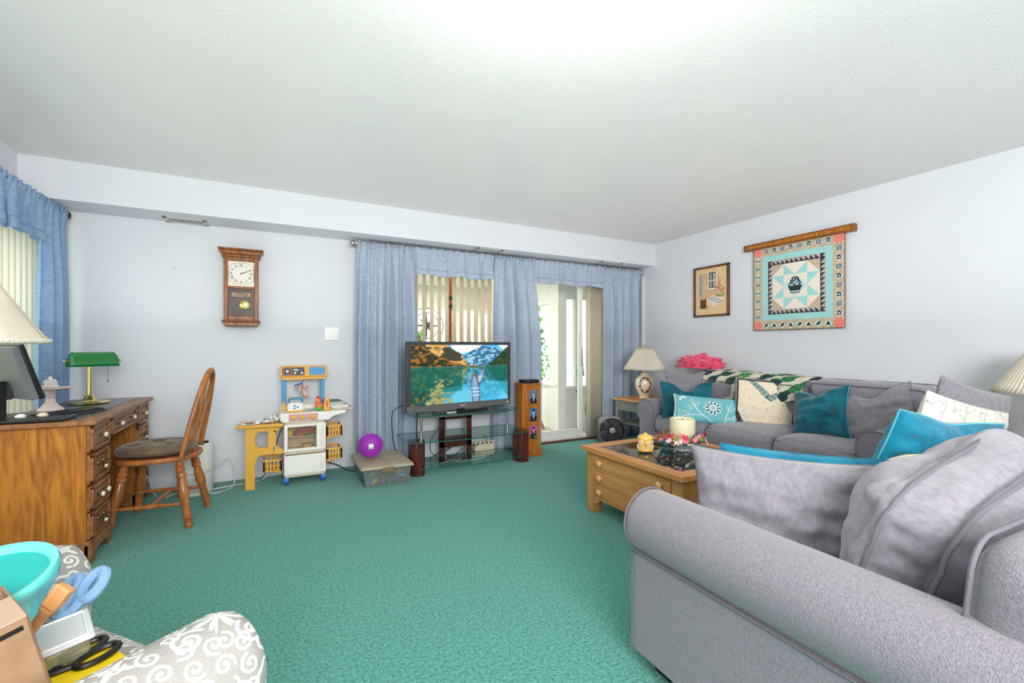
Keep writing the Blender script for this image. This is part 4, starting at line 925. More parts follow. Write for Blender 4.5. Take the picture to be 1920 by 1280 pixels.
g = G(); g.prism([(-.027, 0), (.027, 0), (.02, .1), (.012, .112), (-.012, .112), (-.02, .1)], -.02, .02); g.build('body', mat('toy_amber', (244, 170, 80), .4), t, bevel=.005)
g = G(); g.box(-.003, .003, -.0225, -.02, .03, .08); g.box(-.01, .01, -.0225, -.02, .056, .062); g.ball((0, -.021, .082), .006, 8, 5, sq=(1, .3, 1)); g.build('cross', m_red, t)
# books and papers
cols = [(214, 190, 150), (190, 150, 100), (240, 240, 238), (120, 170, 190), (50, 56, 60), (200, 196, 150), (60, 90, 80)]
labs = ['tan folder at the bottom of the paper stack on the toy kitchen', 'brown folder second from the bottom of the stack on the toy kitchen', 'white booklet in the stack on the toy kitchen', 'blue-grey book in the middle of the stack on the toy kitchen', 'dark book above the blue-grey book on the toy kitchen', 'pale yellow notebook near the top of the stack on the toy kitchen', 'thin dark green book topmost on the stack on the toy kitchen']
z = .602
for k in range(7):
    h = (.008, .006, .01, .016, .012, .008, .008)[k]; w_ = (.19, .2, .15, .17, .13, .14, .12)[k]
    t = thing('book', labs[k], 'book', (.52-.008*k, 4.27, z), R((4, -6, 8, 2, -4, 10, 3)[k]), 'books stacked on the toy kitchen')
    g = G(); g.box(-w_/2, w_/2, -.1, .1, 0, .0015); g.box(-w_/2, w_/2, -.1, .1, h-.0015, h); g.box(-w_/2, -w_/2+.002, -.1, .1, 0, h); g.build('cover', mat('book_cover', cols[k], .5), t)
    g = G(); g.box(-w_/2+.002, w_/2-.003, -.097, .097, .0015, h-.0015); g.build('pages', mat('paper', (236, 232, 220), .8), t)
    z += h+.0003
m_paper = mat('white_paper', (242, 241, 238), .8, var=.04)
def paper(w_, d_, loc, rz, lab, crump, seed):
    g = G(); g.grid(lambda u, v: ((u-.5)*w_, (v-.5)*d_, .001+crump*(.5+nz(u*4+seed, v*4, seed))*(1-abs(2*v-1)**2*.3)), 24, 24)
    o = g.build('paper', m_paper, solid=.0008, ang=180); tag(o, lab, 'paper', 'papers on the yellow toy table', loc, (0, 0, rz))
    g = G(); random.seed(seed)
    for k in range(5):
        a = [((u_-.5)*w_, (v_-.5)*d_, .003+crump*(.5+nz(u_*4+seed, v_*4, seed))*(1-abs(2*v_-1)**2*.3)) for u_, v_ in [(.25+.4*(i/20)+.1*math.sin(i+k), .3+.1*k+.06*math.cos(i*1.3+k)) for i in range(20)]]; g.tube(a, .0012, 4)
    g.build('drawing', m_dgrey, o)
paper(.13, .1, (-.16, 4.2, .523), R(6), 'flat sheet of drawing paper at the left of the yellow toy table', .003, 1)
paper(.13, .14, (-.05, 4.25, .523), R(-12), 'crumpled drawing paper in the middle of the yellow toy table', .025, 2)
paper(.1, .14, (.02, 4.28, .53), R(15), 'crumpled white paper at the right of the yellow toy table', .05, 3)

# ------------------------------------------------------------------ ball and bin
t = thing('spiky_ball', 'purple spiky rubber ball on the plastic bin', 'ball', (.745, 4.02, .187+.106))
m_pur = mat('purple_rubber', (160, 52, 182), .35, coat=.2)
g = G(); g.ball((0, 0, 0), .098, 40, 26); g.build('shell', m_pur, t)
me = None; k = 0; n = 300
for i in range(n):
    zz = 1-2*(i+.5)/n; r_ = math.sqrt(1-zz*zz); a = i*2.39996; d = Vector((r_*math.cos(a), r_*math.sin(a), zz))
    if me is None: g = G(); g.lathe([(.006, -.001), (.0045, .008), (.0001, .011)], n=6); me = g.build('spike', m_pur, t); o = me
    else: o = me.copy(); C.objects.link(o); o.parent = t
    o.location = d*.097; o.rotation_euler = d.to_track_quat('Z', 'Y').to_euler()
g = G(); g.grid(lambda u, v: Matrix.Rotation(R(-8), 3, 'Z') @ Vector(((u-.5)*.04, -math.sqrt(.1075**2-((u-.5)*.04)**2-((v-.5)*.04+.012)**2), (v-.5)*.04+.012)), 4, 4); s_ = g.build('sticker', m_wplastic, t, solid=.001)
text('410', .017, m_black, s_, Matrix.Rotation(R(-8), 4, 'Z') @ T(0, -.1085, .004) @ FY, 'number')
def bin_():
    t = thing('storage_bin', 'clear plastic storage bin with tan lid on the carpet by the curtain', 'bin', (.835, 4.02, 0))
    w_, d_, h = .195, .26, .15
    def ring(s, z): return [(-w_*s, -d_*s, z), (w_*s, -d_*s, z), (w_*s, d_*s, z), (-w_*s, d_*s, z)]
    g = G(); g.add(ring(.9, .003)+ring(1, h), [(0, 1, 2, 3)]+[(i, (i+1) % 4, 4+(i+1) % 4, 4+i) for i in range(4)]); g.build('tub', mat('clear_plastic', (206, 212, 208), .2, alpha=.16), t, solid=.003, bevel=.012, seg=3)
    g = G(); g.box(-w_-.015, w_+.015, -d_-.015, d_+.015, h, h+.022); g.box(-w_-.02, w_+.02, -d_-.02, d_+.02, h, h+.008); lid = g.build('lid', mat('tan_lid', (176, 162, 140), .5), t, bevel=.006)
    for q in ((-.18, -.01, -.24, -.02), (.01, .18, -.24, -.02), (-.18, -.01, .02, .24), (.01, .18, .02, .24)): g = G(); g.box(q[0], q[1], q[2], q[3], h+.022, h+.026); g.build('lid_panel', lid.data.materials[0], lid, bevel=.003)
    for s in (-1, 1): g = G(); g.box(-.05, .05, s*(d_+.012)-.008, s*(d_+.012)+.008, h-.03, h+.012); lb(g.build('latch', mat('latch_brown', (126, 100, 76), .5), t, bevel=.004), 'brown latch')
    random.seed(5); cs = [(30, 110, 190), (230, 190, 50), (50, 160, 80), (40, 90, 170), (220, 140, 50), (60, 70, 60), (20, 150, 190)]; nm = ['blue', 'yellow', 'green', 'dark blue', 'orange', 'dark green', 'cyan']
    P = [(-.14, -.2, 0), (-.09, -.2, 1), (-.02, -.19, 4), (.08, -.2, 3), (.13, -.19, 6), (.02, -.13, 5), (-.1, -.12, 2), (.12, -.11, 1), (-.02, -.21, 5), (.15, -.05, 4), (-.15, -.04, 3), (.04, -.05, 2)]
    for k, (x, y, c) in enumerate(P):
        g = G(); r_ = .03; z = .035+(.03 if k in (5, 6, 7) else 0)+(.02 if k == 4 else 0)
        if k % 3 == 0: g.ball((0, 0, 0), r_, 12, 8, sq=(1.1, .8, .9)); g.ball((.02, 0, .02), r_*.5, 8, 6)
        elif k % 3 == 1: g.tube([(-.04, 0, -.01), (0, 0, .01), (.035, .01, 0)], [.012, .018, .01], 8); g.tube([(0, 0, 0), (.01, -.02, .02)], .008, 6)
        else: g.cb((0, 0, 0), (.06, .035, .03)); g.lathe([(.012, 0), (.012, .02)], (.01, 0, .015), 10)
        tag(g.build('toy_piece', mat('toy_'+nm[c].replace(' ', '_'), cs[c], .4)), '%s plastic toy piece in the clear bin, %s' % (nm[c], ('front left corner', 'front, beside the blue one at left', 'front middle, orange', 'front right of middle', 'front right corner', 'centre', 'left, behind the front row', 'right, behind the front row', 'front, half hidden', 'right side', 'left side', 'middle of the bin')[k]), 'toy', 'toys in the clear bin', (.835+x, 4.02+y, z), (0, 0, k*.7))
bin_()

# ------------------------------------------------------------------ tv stand and television
def tvstand():
    t = thing('tv_stand', 'three-tier glass television stand with mahogany legs', 'stand', (1.65, 3.95, 0))
    def bow(x0, x1, y0, y1, b, z, nm, rx=0):
        P = [(x0, y1), (x0, y0)]+[(x0+(x1-x0)*k/16, y0-b*math.sin(PI*k/16)) for k in range(1, 16)]+[(x1, y0), (x1, y1)]
        g = G(); g.prism(P, z-.009, z, 'z'); o = g.build(nm, m_tglass, t, smooth=False)
        g = G(); n = len(P)
        for i in range(n): a, b_ = P[i], P[(i+1) % n]; g.add([(a[0], a[1], z-.009), (b_[0], b_[1], z-.009), (b_[0], b_[1], z), (a[0], a[1], z)], [(0, 1, 2, 3)])
        g.v = [(x*1.0004, y, q) for x, y, q in g.v]; lb(g.build('glass_edge', m_edge, o, smooth=False, solid=.001), 'dark green glass edge')
    bow(-.545, .535, .0, .36, .03, .525, 'top_shelf'); bow(-.62, .56, -.12, .34, .06, .32, 'middle_shelf'); bow(-.5, .5, -.07, .33, .05, .07, 'bottom_shelf')
    for s in (-1, 1):
        g = G(); x = s*.56 if s > 0 else -.51
        P = [(x-.06, .1), (x-.06, -.02), (x-.03, -.05), (x+.04, -.05), (x+.06, -.02), (x+.06, .1)]; g.prism(P, 0, .311, 'z'); g.build('leg', m_mahog, t, bevel=.006)
    for x in (-.45, .44):
        g = G(); g.cyl((x, .1, .32), (x, .1, .516), .012); g.build('shelf_post', m_steel, t)
    g = G(); g.box(-.46, .46, .12, .15, .48, .514); g.build('rail', m_steel, t, bevel=.003)
    g = G(); a, b = -.19, .15; y0, y1 = .33, .37
    g.box(a, a+.05, y0, y1, 0, .58); g.box(b-.05, b, y0, y1, 0, .58); g.box(a, b, y0, y1, .42, .58); g.box(a, b, y0, y1, .14, .25); g.box(a, b, y0, y1, 0, .03)
    g.build('spine', m_mahog, t, bevel=.004)
    for x in (a+.06, b-.06): g = G(); g.box(x-.006, x+.006, y0+.005, y1-.005, 0, .43); g.build('spine_trim', m_steel, t)
tvstand()
def tv():
    t = thing('television', 'flat television showing a mountain lake with rowing boats', 'television', (1.6195, 4.079, .526), R(8.0))
    W, z0, z1 = .57, .025, .667
    g = G(); g.box(-W, W, 0, .045, z0, z1); g.box(-W+.06, W-.06, .045, .09, z0+.06, z1-.08); bz = g.build('bezel', m_dgrey, t, bevel=.004)
    g = G(); g.box(-W, W, -.003, .003, z0, z0+.052); lb(g.build('lower_trim', mat('tv_silver', (126, 124, 126), .35, metal=.5), bz, bevel=.002), 'silver grey lower strip')
    panel('screen', tv_pic(), 2*W-.074, z1-z0-.088, t, T(0, -.0018, (z0+z1)/2+.014), .3, emit=.95)
    text('SONY', .022, m_wplastic, bz, T(.0, -.0035, z0+.03) @ FY)
    g = G(); g.box(W-.05, W-.035, -.0045, -.003, z0+.018, z0+.036); g.build('energy_sticker', m_wplastic, bz)
    g = G(); g.box(-.04, .04, .02, .06, .01, .1); g.build('neck', m_black, t, bevel=.004)
    g = G(); g.prism([(-.27, -.02), (-.25, -.07), (.25, -.07), (.27, -.02), (.25, .11), (-.25, .11)], 0, .012, 'z'); g.build('foot', m_black, t, bevel=.004)
tv()
t = thing('remote_control', 'grey and black remote controller lying left on the top glass shelf', 'remote', (1.36, 3.985, .526), R(20))
g = G(); g.box(-.085, .06, -.022, .022, 0, .018); g.build('body', m_dgrey, t, bevel=.007, seg=3)
g = G(); [g.cb((-.06+.018*i, -.01+.01*j, .0185), (.01, .006, .003)) for i in range(5) for j in range(3)]; g.build('button', m_black, t)
t = thing('remote_control', 'small white remote beside the grey one on the top glass shelf', 'remote', (1.47, 3.995, .526), R(12))
g = G(); g.box(-.05, .05, -.02, .02, 0, .014); g.build('body', mat('remote_silver', (196, 196, 196), .35), t, bevel=.005)
g = G(); [g.cb((-.035+.016*i, -.01+.01*j, .0145), (.009, .006, .002)) for i in range(5) for j in range(3)]; g.build('button', m_dgrey, t)
cable('power_cable', 'thin black cable hanging left of the television stand', [(1.07, 4.2, .6), (.98, 4.2, .55), (.97, 4.2, .4), (1.0, 4.2, .2), (1.1, 4.22, .08), (1.2, 4.25, .01)], .004, m_black)
cable('power_cable', 'black cable hanging behind the left of the glass shelves', [(1.25, 4.3, .6), (1.23, 4.3, .35), (1.25, 4.32, .1), (1.4, 4.34, .02)], .004, m_black)
cable('power_cable', 'black cable slanting behind the middle glass shelf', [(1.62, 4.4, .55), (1.5, 4.4, .35), (1.4, 4.4, .18), (1.44, 4.38, .05), (1.7, 4.4, .03), (1.9, 4.38, .06), (2.0, 4.36, .15), (1.96, 4.36, .22)], .004, m_black)
cable('power_cable', 'coiled black cable on the carpet under the television stand', [(1.3, 4.3, .01), (1.45, 4.4, .05), (1.6, 4.36, .12), (1.5, 4.3, .08), (1.4, 4.35, .02), (1.6, 4.4, .01), (1.9, 4.36, .1), (1.75, 4.32, .12), (1.62, 4.36, .02)], .004, m_black)
cable('power_cable', 'white cable curling under the television stand', [(1.45, 4.22, .008), (1.7, 4.3, .01), (1.95, 4.25, .02), (1.8, 4.2, .008), (1.6, 4.24, .008), (1.9, 4.34, .02), (2.1, 4.3, .05)], .004, m_wc)
t = thing('power_strip', 'beige power strip behind the television stand', 'power strip', (1.98, 4.375, .11))
g = G(); g.box(-.11, .11, -.02, .02, 0, .035); g.build('housing', m_kcream, t, bevel=.004)
for k in range(4): g = G(); g.box(-.09+.05*k, -.065+.05*k, -.022, -.02, .01, .028); g.build('socket', m_dgrey, t)
g = G(); g.box(-.11, .11, -.02, .02, -.11, 0); g.build('mount', m_kcream, t)

# photo tower
def tower():
    t = thing('photo_tower', 'honey wood tower cabinet with three portrait photos beside the television', 'cabinet', (2.4, 4.17, 0))
    g = G(); c = .035; P = [(-.085, .1), (-.105, .08), (-.105, -.065), (-.075, -.1), (.085, -.1), (.105, -.08), (.105, .1)]
    g.prism(P, .05, .745, 'z'); g.build('body', m_tower, t, bevel=.003)
    g = G(); g.prism([(x*1.12, y*1.12) for x, y in P], .745, .762, 'z'); g.build('top', m_tower, t, bevel=.004)
    g = G(); g.prism([(x*1.15, y*1.15) for x, y in P], 0, .07, 'z'); g.build('base', m_tower, t, bevel=.004)
    for k, z in enumerate((.62, .435, .25)):
        g = G(); F = -.104; g.box(-.045, .06, F, -.1, z-.076, z+.076); f = g.build('photo_frame', m_tower, t, bevel=.002)
        o = panel('photo', portrait(k), .082, .136, f, T(.0075, -.1046, z), .3)
        lb(o, ('portrait of a person with light brown hair in a dark suit, blue backdrop', 'portrait of a person with short dark hair in a dark suit, blue backdrop', 'portrait of a person with long dark hair, purple backdrop')[k])
tower()
t = thing('cable_box', 'small black cable box on top of the photo tower', 'cable box', (2.4, 4.14, .763))
g = G(); g.box(-.095, .085, -.06, .06, .003, .037); g.build('case', m_black, t, bevel=.003)
g = G(); [g.lathe([(.008, 0), (.008, .004)], (x, y, 0), 8) for x in (-.08, .07) for y in (-.045, .045)]; g.build('foot', m_dgrey, t)
g = G(); g.box(-.075, -.03, -.0612, -.06, .012, .028); g.box(.0, .06, -.0612, -.06, .018, .022); g.build('front_display', m_dgrey, t)

# ------------------------------------------------------------------ wall art on the right wall
t = thing('quilt_hanging', 'square patchwork quilt hanging from a wooden rail on the right wall', 'quilt', (XR, 2.455, 1.305))
def qf(u, v): return (-.022+.003*math.sin(u*9)+.002*math.sin(v*7), .41-.82*u, .815*v)
g = G(); g.grid(qf, 40, 40, uv=True); g.build('quilt', mat('quilt_cloth', (255, 255, 255), .9, img=quilt_pic(), bump=.5, bscale=60), t, solid=.008)
g = G(); g.box(-.05, -.0, -.49, .5, .80, .862); g.build('rail', wood('rail_oak', (156, 100, 48), (112, 66, 28), st=(1, .1, 1)), t, bevel=.004)
g = G(); g.box(-.055, -.05, -.46, .47, .815, .847); g.build('rail_panel', m_desk, t, bevel=.002)
t = thing('framed_picture', 'wood-framed needlepoint picture of a cottage window and barrel', 'picture', (XR, 3.368, 1.478))
w2, h = .225, .558
g = G(); f = .022
for q in ((-w2, w2, 0, f), (-w2, w2, h-f, h), (-w2, -w2+f, 0, h), (w2-f, w2, 0, h)): g.box(-.03, 0, *q)
g.build('frame', wood('frame_walnut', (122, 82, 56), (76, 46, 30)), t, bevel=.004)
g = G(); g.grid(lambda u, v: (-.015, (w2-f)-2*(w2-f)*u, f+(h-2*f)*v), 1, 1, uv=True); g.build('needlepoint', mat('needlepoint', (255, 255, 255), .9, img=needle_pic(), bump=.3, bscale=300), t, smooth=False)
m_hook = mat('nail_steel', (150, 150, 150), .4, metal=1)
for (x, z, lab) in ((-.713, 1.79, 'small nail in the back wall left of the wall clock'), (.304, 1.8, 'small nail in the back wall right of the wall clock')):
    g = G(); g.cyl((0, -.016, 0), (0, 0, 0), .003, n=6); g.lathe([(.006, 0), (.006, .002)], (0, -.016, 0), 8, Matrix.Rotation(PI/2, 3, 'X')); tag(g.build('nail', m_hook), lab, 'nail', None, (x, YB, z))

# ------------------------------------------------------------------ soft goods helpers
def cushion(w_, d_, h, r=.05, bulge=(0, 0, 0), n=16, seed=0, wr=.004, wf=9, tap=0):
    """rounded, bulging cushion: w along x, d along y, h along z, centred"""
    key = {}; V = []; F = []; hs = (w_/2, d_/2, h/2)
    def pt(p):
        k = tuple(round(q, 5) for q in p)
        if k in key: return key[k]
        q = [p[i]*hs[i] for i in range(3)]; inn = [max(-(hs[i]-r), min(hs[i]-r, q[i])) for i in range(3)]
        dlt = Vector([q[i]-inn[i] for i in range(3)])
        P = Vector(inn)+(dlt.normalized()*r if dlt.length > 1e-9 else dlt)
        nd = dlt.normalized() if dlt.length > 1e-9 else Vector((0, 0, 0))
        for i in range(3):
            j, l = (i+1) % 3, (i+2) % 3; P[i] += bulge[i]*math.copysign(1, p[i])*(abs(p[i])**3)*(1-p[j]**2)*(1-p[l]**2)
        nn = nz(P.x*wf+seed*7, P.y*wf, P.z*wf+seed)*wr+nz(P.x*wf*3, P.y*wf*3+seed, P.z*wf*3)*wr*.4
        P += nd*nn*2 if nd.length else Vector((0, 0, 0))
        if tap: P.x *= 1-tap*(p[2]*.5+.5)
        V.append(tuple(P)); key[k] = len(V)-1; return key[k]
    cv = [math.tanh(1.6*(2*i/n-1))/math.tanh(1.6) for i in range(n+1)]
    for ax in range(3):
        for s in (-1, 1):
            for i in range(n):
                for j in range(n):
                    q = []
                    for (a, b) in ((i, j), (i+1, j), (i+1, j+1), (i, j+1)):
                        p = [0, 0, 0]; p[ax] = s; p[(ax+1) % 3] = cv[a]; p[(ax+2) % 3] = cv[b]; q.append(pt(p))
                    F.append(q)
    g = G(); g.add(V, F); return g
def loop_pipe(w_, h, y, r, pr=.006, ax='y', ins=.0, n=8):
    """piping loop, rounded rectangle in x-z at depth y"""
    P = []; a, b = w_/2-ins, h/2-ins
    for cx, cz, a0 in ((a-r, b-r, 0), (-a+r, b-r, 90), (-a+r, -b+r, 180), (a-r, -b+r, 270)):
        for k in range(n+1): t_ = R(a0+90*k/n); P.append((cx+r*math.cos(t_), cz+r*math.sin(t_)))
    out = []
    for i in range(len(P)):
        p, q = P[i], P[(i+1) % len(P)]; m = max(1, int(math.dist(p, q)/.04))
        out += [(p[0]+(q[0]-p[0])*k/m, p[1]+(q[1]-p[1])*k/m) for k in range(m)]
    g = G(); g.tube([(x, y, z) if ax == 'y' else ((x, z, y) if ax == 'z' else (y, x, z)) for x, z in out], pr, 8, True); return g
def pillow(name, lab, w_, h, th, m, loc, rot, seed=0, pipe=None, wr=.008, pinch=.1, droop=0, printm=None, n=44, sag=0, wdir=(3, 9), pr=.004, cut=0, group=None, sub='piping'):
    random.seed(seed); sx, sz = seed*3.1, seed*1.7
    def edge(a, b):
        x = a*w_/2*(1-pinch*(1-b*b)**1.0*abs(a)); z = b*h/2*(1-pinch*(1-a*a)*abs(b))
        z -= cut*h*math.exp(-((a)/.38)**2)*max(0, b)**2       # chopped V in the top edge
        z -= droop*(abs(a)**2)*h*.5*(b*.5+.5)
        y = sag*(a*a)*(b*.5+.5)
        return x, y, z
    def f(u, v, s):
        a, b = 2*u-1, 2*v-1; a = math.sin(a*PI/2)*.35+a*.65; b = math.sin(b*PI/2)*.35+b*.65
        x, y, z = edge(a, b); e = max(0, (1-a*a)*(1-b*b)); t_ = th/2*e**.42
        w1 = nz(x*wdir[0]*2+sx, z*wdir[1]*2+sz, s)*1.0+.5*nz(x*22+sx, z*22, 3+s); rad = wr*(w1*min(1, e*6+.05))*1.6
        cr = 0
        return (x+.3*rad, y+s*(t_+rad-cr), z+.0)
    g = G(); g.grid(lambda u, v: f(u, v, -1), n, n, uv=True); g.grid(lambda u, v: f(u, v, 1), n, n, uv=(printm is None))
    # UV of the back face collapses onto a plain spot when printed
    if printm is None: g.uv = {}
    else:
        k0 = (n+1)**2
        for i in range(k0, 2*k0): g.uv[i] = (.5, .02)
    o = g.build(name, printm or m, ang=180)
    tag(o, lab, 'pillow', group, loc, rot)
    if pipe:
        g = G(); P = []
        for k in range(4*20):
            s_ = k % 20/20; q = k//20; a, b = ((-1+2*s_, -1), (1, -1+2*s_), (1-2*s_, 1), (-1, 1-2*s_))[q]; P.append(edge(a, b))
        g.tube(P, pr, 6, True); g.build(sub, pipe, o)
    return o

# ------------------------------------------------------------------ sofas
def arm_profile(w_=.24, zt=.62, r=.115, z0=.06, over=.035):
    """cross section (x,z): outer face on -x, roll on top, inner face on +x"""
    P = [(over, z0), (over, zt-2*r+.015)]
    cx, cz = r, zt-r
    for k in range(23):
        a = R(235-k*(235+35)/22); P.append((cx+r*math.cos(a), cz+r*math.sin(a)))
    P += [(w_-.03, zt-2*r), (w_-.03, z0)]
    return P
def arm(parent, length, flip, M, zt=.62, r=.115, tilt=0):
    P = arm_profile(zt=zt, r=r)
    if flip: P = [(-x, z) for x, z in P][::-1]
    n = len(P); g = G(); ys = [0, .006, .02, .05, .12]+[.12+(length-.12)*k/8 for k in range(1, 9)]
    def shr(y): return .012 if y == 0 else (.004 if y < .01 else 0)
    vs = []
    cxm = sum(p[0] for p in P)/n; czm = .35
    for y in ys:
        for (x, z) in P:
            s = shr(y); dx = x-cxm; dz = z-czm; L_ = math.hypot(dx, dz); x2, z2 = x-dx/L_*s, z-dz/L_*s
            vs.append((x2+.0025*nz(x*9, y*6, z*9), y, z2+tilt*y*(z > zt-2.2*r)+.003*nz(x*7, y*5+3, z*7)))
    fs = [(j*n+i, j*n+(i+1) % n, (j+1)*n+(i+1) % n, (j+1)*n+i) for j in range(len(ys)-1) for i in range(n)]+[tuple(range(n)), tuple((len(ys)-1)*n+i for i in range(n))[::-1]]
    g.add([M @ Vector(p) for p in vs], fs); a = g.build('arm', m_fab, parent, ang=55)
    g = G(); g.tube([M @ Vector((x, .001, z)) for x, z in P[:-1]], .0035, 6); g.build('arm_piping', m_pipe, a)
    i0, i1 = 2, 1
    g = G(); g.tube([M @ Vector((P[3][0]+(0 if flip else 0), y, P[2][1])) for y in (0.0, length*.5, length)] if not flip else [M @ Vector((P[-4][0], y, P[-3][1])) for y in (0.0, length)], .004, 6); g.build('arm_seam', m_pipe, a)
    return a
def far_sofa():
    t = thing('sofa', 'grey three-seat roll-arm sofa along the right wall', 'sofa', (4.22, 1.30, 0), 0)
    # local: x from -.92 (front) to 0 (back); y 0..2.2
    W = 2.2; D = .92
    Ma = Matrix(((0, -1, 0, -D), (1, 0, 0, 0), (0, 0, 1, 0), (0, 0, 0, 1)))  # profile x -> y, profile y(length) -> +x
    Ma = Matrix(((0, 1, 0, -D), (1, 0, 0, 0), (0, 0, 1, 0), (0, 0, 0, 1)))
    arm(t, D-.05, False, Ma)
    Mb = Matrix(((0, 1, 0, -D), (1, 0, 0, W), (0, 0, 1, 0), (0, 0, 0, 1)))
    arm(t, D-.05, True, Mb)
    g = G(); g.box(-D+.03, -.05, .1, W-.1, .06, .30); g.build('seat_base', m_fab, t, bevel=.02, seg=3)
    g = cushion(W-.1, .2, .68, .07, n=14); o = g.build('back_frame', m_fab, t, ang=180); o.location = (-.11, W/2, .46); o.rotation_euler = (R(-7), 0, R(90))
    for y, x in ((.12, -D+.08), (W-.12, -D+.08), (.12, -.1), (W-.12, -.1)): g = G(); g.box(x-.03, x+.03, y-.03, y+.03, 0, .065); g.build('foot', m_black, t)
    iw = (W-.42)/3
    for k in range(3):
        y = .21+iw*(k+.5); g = cushion(iw-.004, .74, .18, .06, (0, .02, .03), 14, k+3, .004); o = g.build('seat_cushion', m_fabs, t, ang=180); o.location = (-D+.38, y, .385); o.rotation_euler = (0, 0, R(90))
        g = loop_pipe(iw-.02, .74-.02, .062, .06, .0045, 'z'); p = g.build('piping', m_pipe, o)
    for k, (y, w2, z, hh, rl) in enumerate(((.425, .79, .66, .44, .04), (.21+iw*1.6, iw+.02, .63, .44, 0), (.21+iw*2.5, iw, .62, .44, 0))):
        g = cushion(w2, .2, hh, .07, (0, .03, .01), 16, k+11, .006); o = g.build('back_cushion', m_fabs, t, ang=180); o.location = (-.27-.02*k, y, z); o.rotation_euler = (R(-10), 0, R(-90)) if 0 else (R(-10), 0, R(90))
        g = loop_pipe(w2-.012, hh-.012, .09, .06, .0045); g.build('piping', m_pipe, o); g = loop_pipe(w2-.012, hh-.012, -.09, .06, .0045); g.build('piping', m_pipe, o)
far_sofa()
def near_sofa():
    t = thing('sofa', 'light grey roll-arm sofa in the right foreground, facing the glass doors', 'sofa', (1.12, 1.25, 0), R(-2))
    W = 2.3; D = 1.08; zt = .625
    Ma = Matrix(((1, 0, 0, 0), (0, -1, 0, 0), (0, 0, 1, 0), (0, 0, 0, 1)))
    arm(t, D, False, Ma, zt)
    Mb = Matrix(((1, 0, 0, W), (0, -1, 0, 0), (0, 0, 1, 0), (0, 0, 0, 1)))
    arm(t, D, True, Mb, zt)
    g = G(); g.box(.1, W-.1, -D+.05, -.04, .06, .3); g.build('seat_base', m_fab, t, bevel=.02, seg=3)
    g = cushion(W-.16, .2, .72, .08, n=16, wr=.004); o = g.build('back_frame', m_fab, t, ang=180); o.location = (W/2+.01, -D+.13, .42); o.rotation_euler = (R(5), 0, 0)
    g = loop_pipe(W-.19, .70, .085, .07, .005); g.build('piping', m_pipe, o)
    for x, y in ((.12, -.1), (W-.12, -.1), (.12, -D+.1), (W-.12, -D+.1)): g = G(); g.box(x-.035, x+.035, y-.035, y+.035, 0, .065); g.build('foot', m_black, t)
    iw = (W-.44)/3
    for k in range(3):
        x = .22+iw*(k+.5); g = cushion(iw-.004, .8, .18, .06, (0, .02, .03), 14, k+31, .004); o = g.build('seat_cushion', m_fabs, t, ang=180); o.location = (x, -.42, .385)
        g = loop_pipe(iw-.02, .78, .062, .06, .0045, 'z'); g.build('piping', m_pipe, o)
    for k in range(3):
        x = .24+iw*(k+.5)+(.0 if k else .01); w2 = iw+(.04 if k == 0 else -.01); hh = .43 if k == 0 else .40
        g = cushion(w2, .20, hh, .08, (.02, .10, .02), 34, k+41, .010, 7)
        def cre(p):
            sx_ = max(0, abs(p[0])/(w2/2)-.8)/.2; e_ = sx_*max(0, 1-((p[1]+.03)/.06)**2)
            return (p[0]-math.copysign(1, p[0])*e_*(.005*math.sin(p[2]*70+6*p[1]+2*nz(p[1]*20, p[2]*8))+.004*nz(p[1]*9, p[2]*60)), p[1], p[2])
        g.v = [cre(p) for p in g.v]
        if k == 0:
            def sl(p): f = max(0, -(p[0]/(w2/2)-.75)/1.75)**1.1; h_ = max(0, p[2]/hh+.5); return (p[0]+.05*h_*f, p[1], p[2]-.12*f*h_**1.3)
            g.v = [sl(p) for p in g.v]
        o = g.build('back_cushion', m_fabs, t, ang=180); o.location = (x, -.70, .672 if k == 0 else .60); o.rotation_euler = (R(14), 0, 0)
        for s in (-.095, .035):
            g = loop_pipe(w2-.0, hh-.006, s, .075, .0062); ky = max(0, 1-(s/.1)**2)
            def pb(p): ax = abs(p[0])/(w2/2); az = abs(p[2])/(hh/2); a_ = math.copysign(.02*ky*max(0, 1-az*az)*ax**3+.001, p[0]); b_ = math.copysign(.02*ky*max(0, 1-ax*ax)*az**3, p[2]); return (p[0]+a_, p[1]+.006*nz(p[0]*12, p[2]*14, 3), p[2]+b_)
            g.v = [pb(p) for p in g.v]
            if k == 0: g.v = [sl(p) for p in g.v]
            g.build('piping', m_pipe, o)
near_sofa()

# pillows on the far sofa (yaw: 0 faces -y, -90 faces -x)
YW = R(-58)
pillow('throw_pillow', 'grey square pillow in the far corner of the far sofa, behind the teal one', .52, .44, .14, m_fabs, (3.72, 3.18, .70), (R(-12), 0, R(-32)), 1, None, .006, .12, cut=.08)
pillow('throw_pillow', 'dark teal velvet pillow with a chopped top, in front of the grey corner pillow', .50, .36, .14, m_teal, (3.53, 3.06, .635), (R(-14), 0, R(-34)), 2, None, .012, .08, cut=.3, wdir=(2, 8))
fl = mat('floral_cloth', (255, 255, 255), .85, img=floral_pic(), bump=.2, bscale=250)
o = pillow('throw_pillow', 'aqua lumbar pillow with white flower and pompom sides on the far sofa', .56, .25, .12, None, (3.43, 2.75, .575), (R(-22), R(4), R(-44)), 3, None, .004, .05, printm=fl)
m_pom = mat('pompom_white', (228, 224, 212), .9)
for s in (-1, 1):
    for k in range(11): g = G(); g.ball((s*.28*(1-.05*(1-(k/5-1)**2)), 0, -.118+.0236*k), .0115, 8, 6); g.build('pompom', m_pom, o)
cr = mat('cream_vee_cloth', (255, 255, 255), .85, img=cream_pic(), bump=.2, bscale=250)
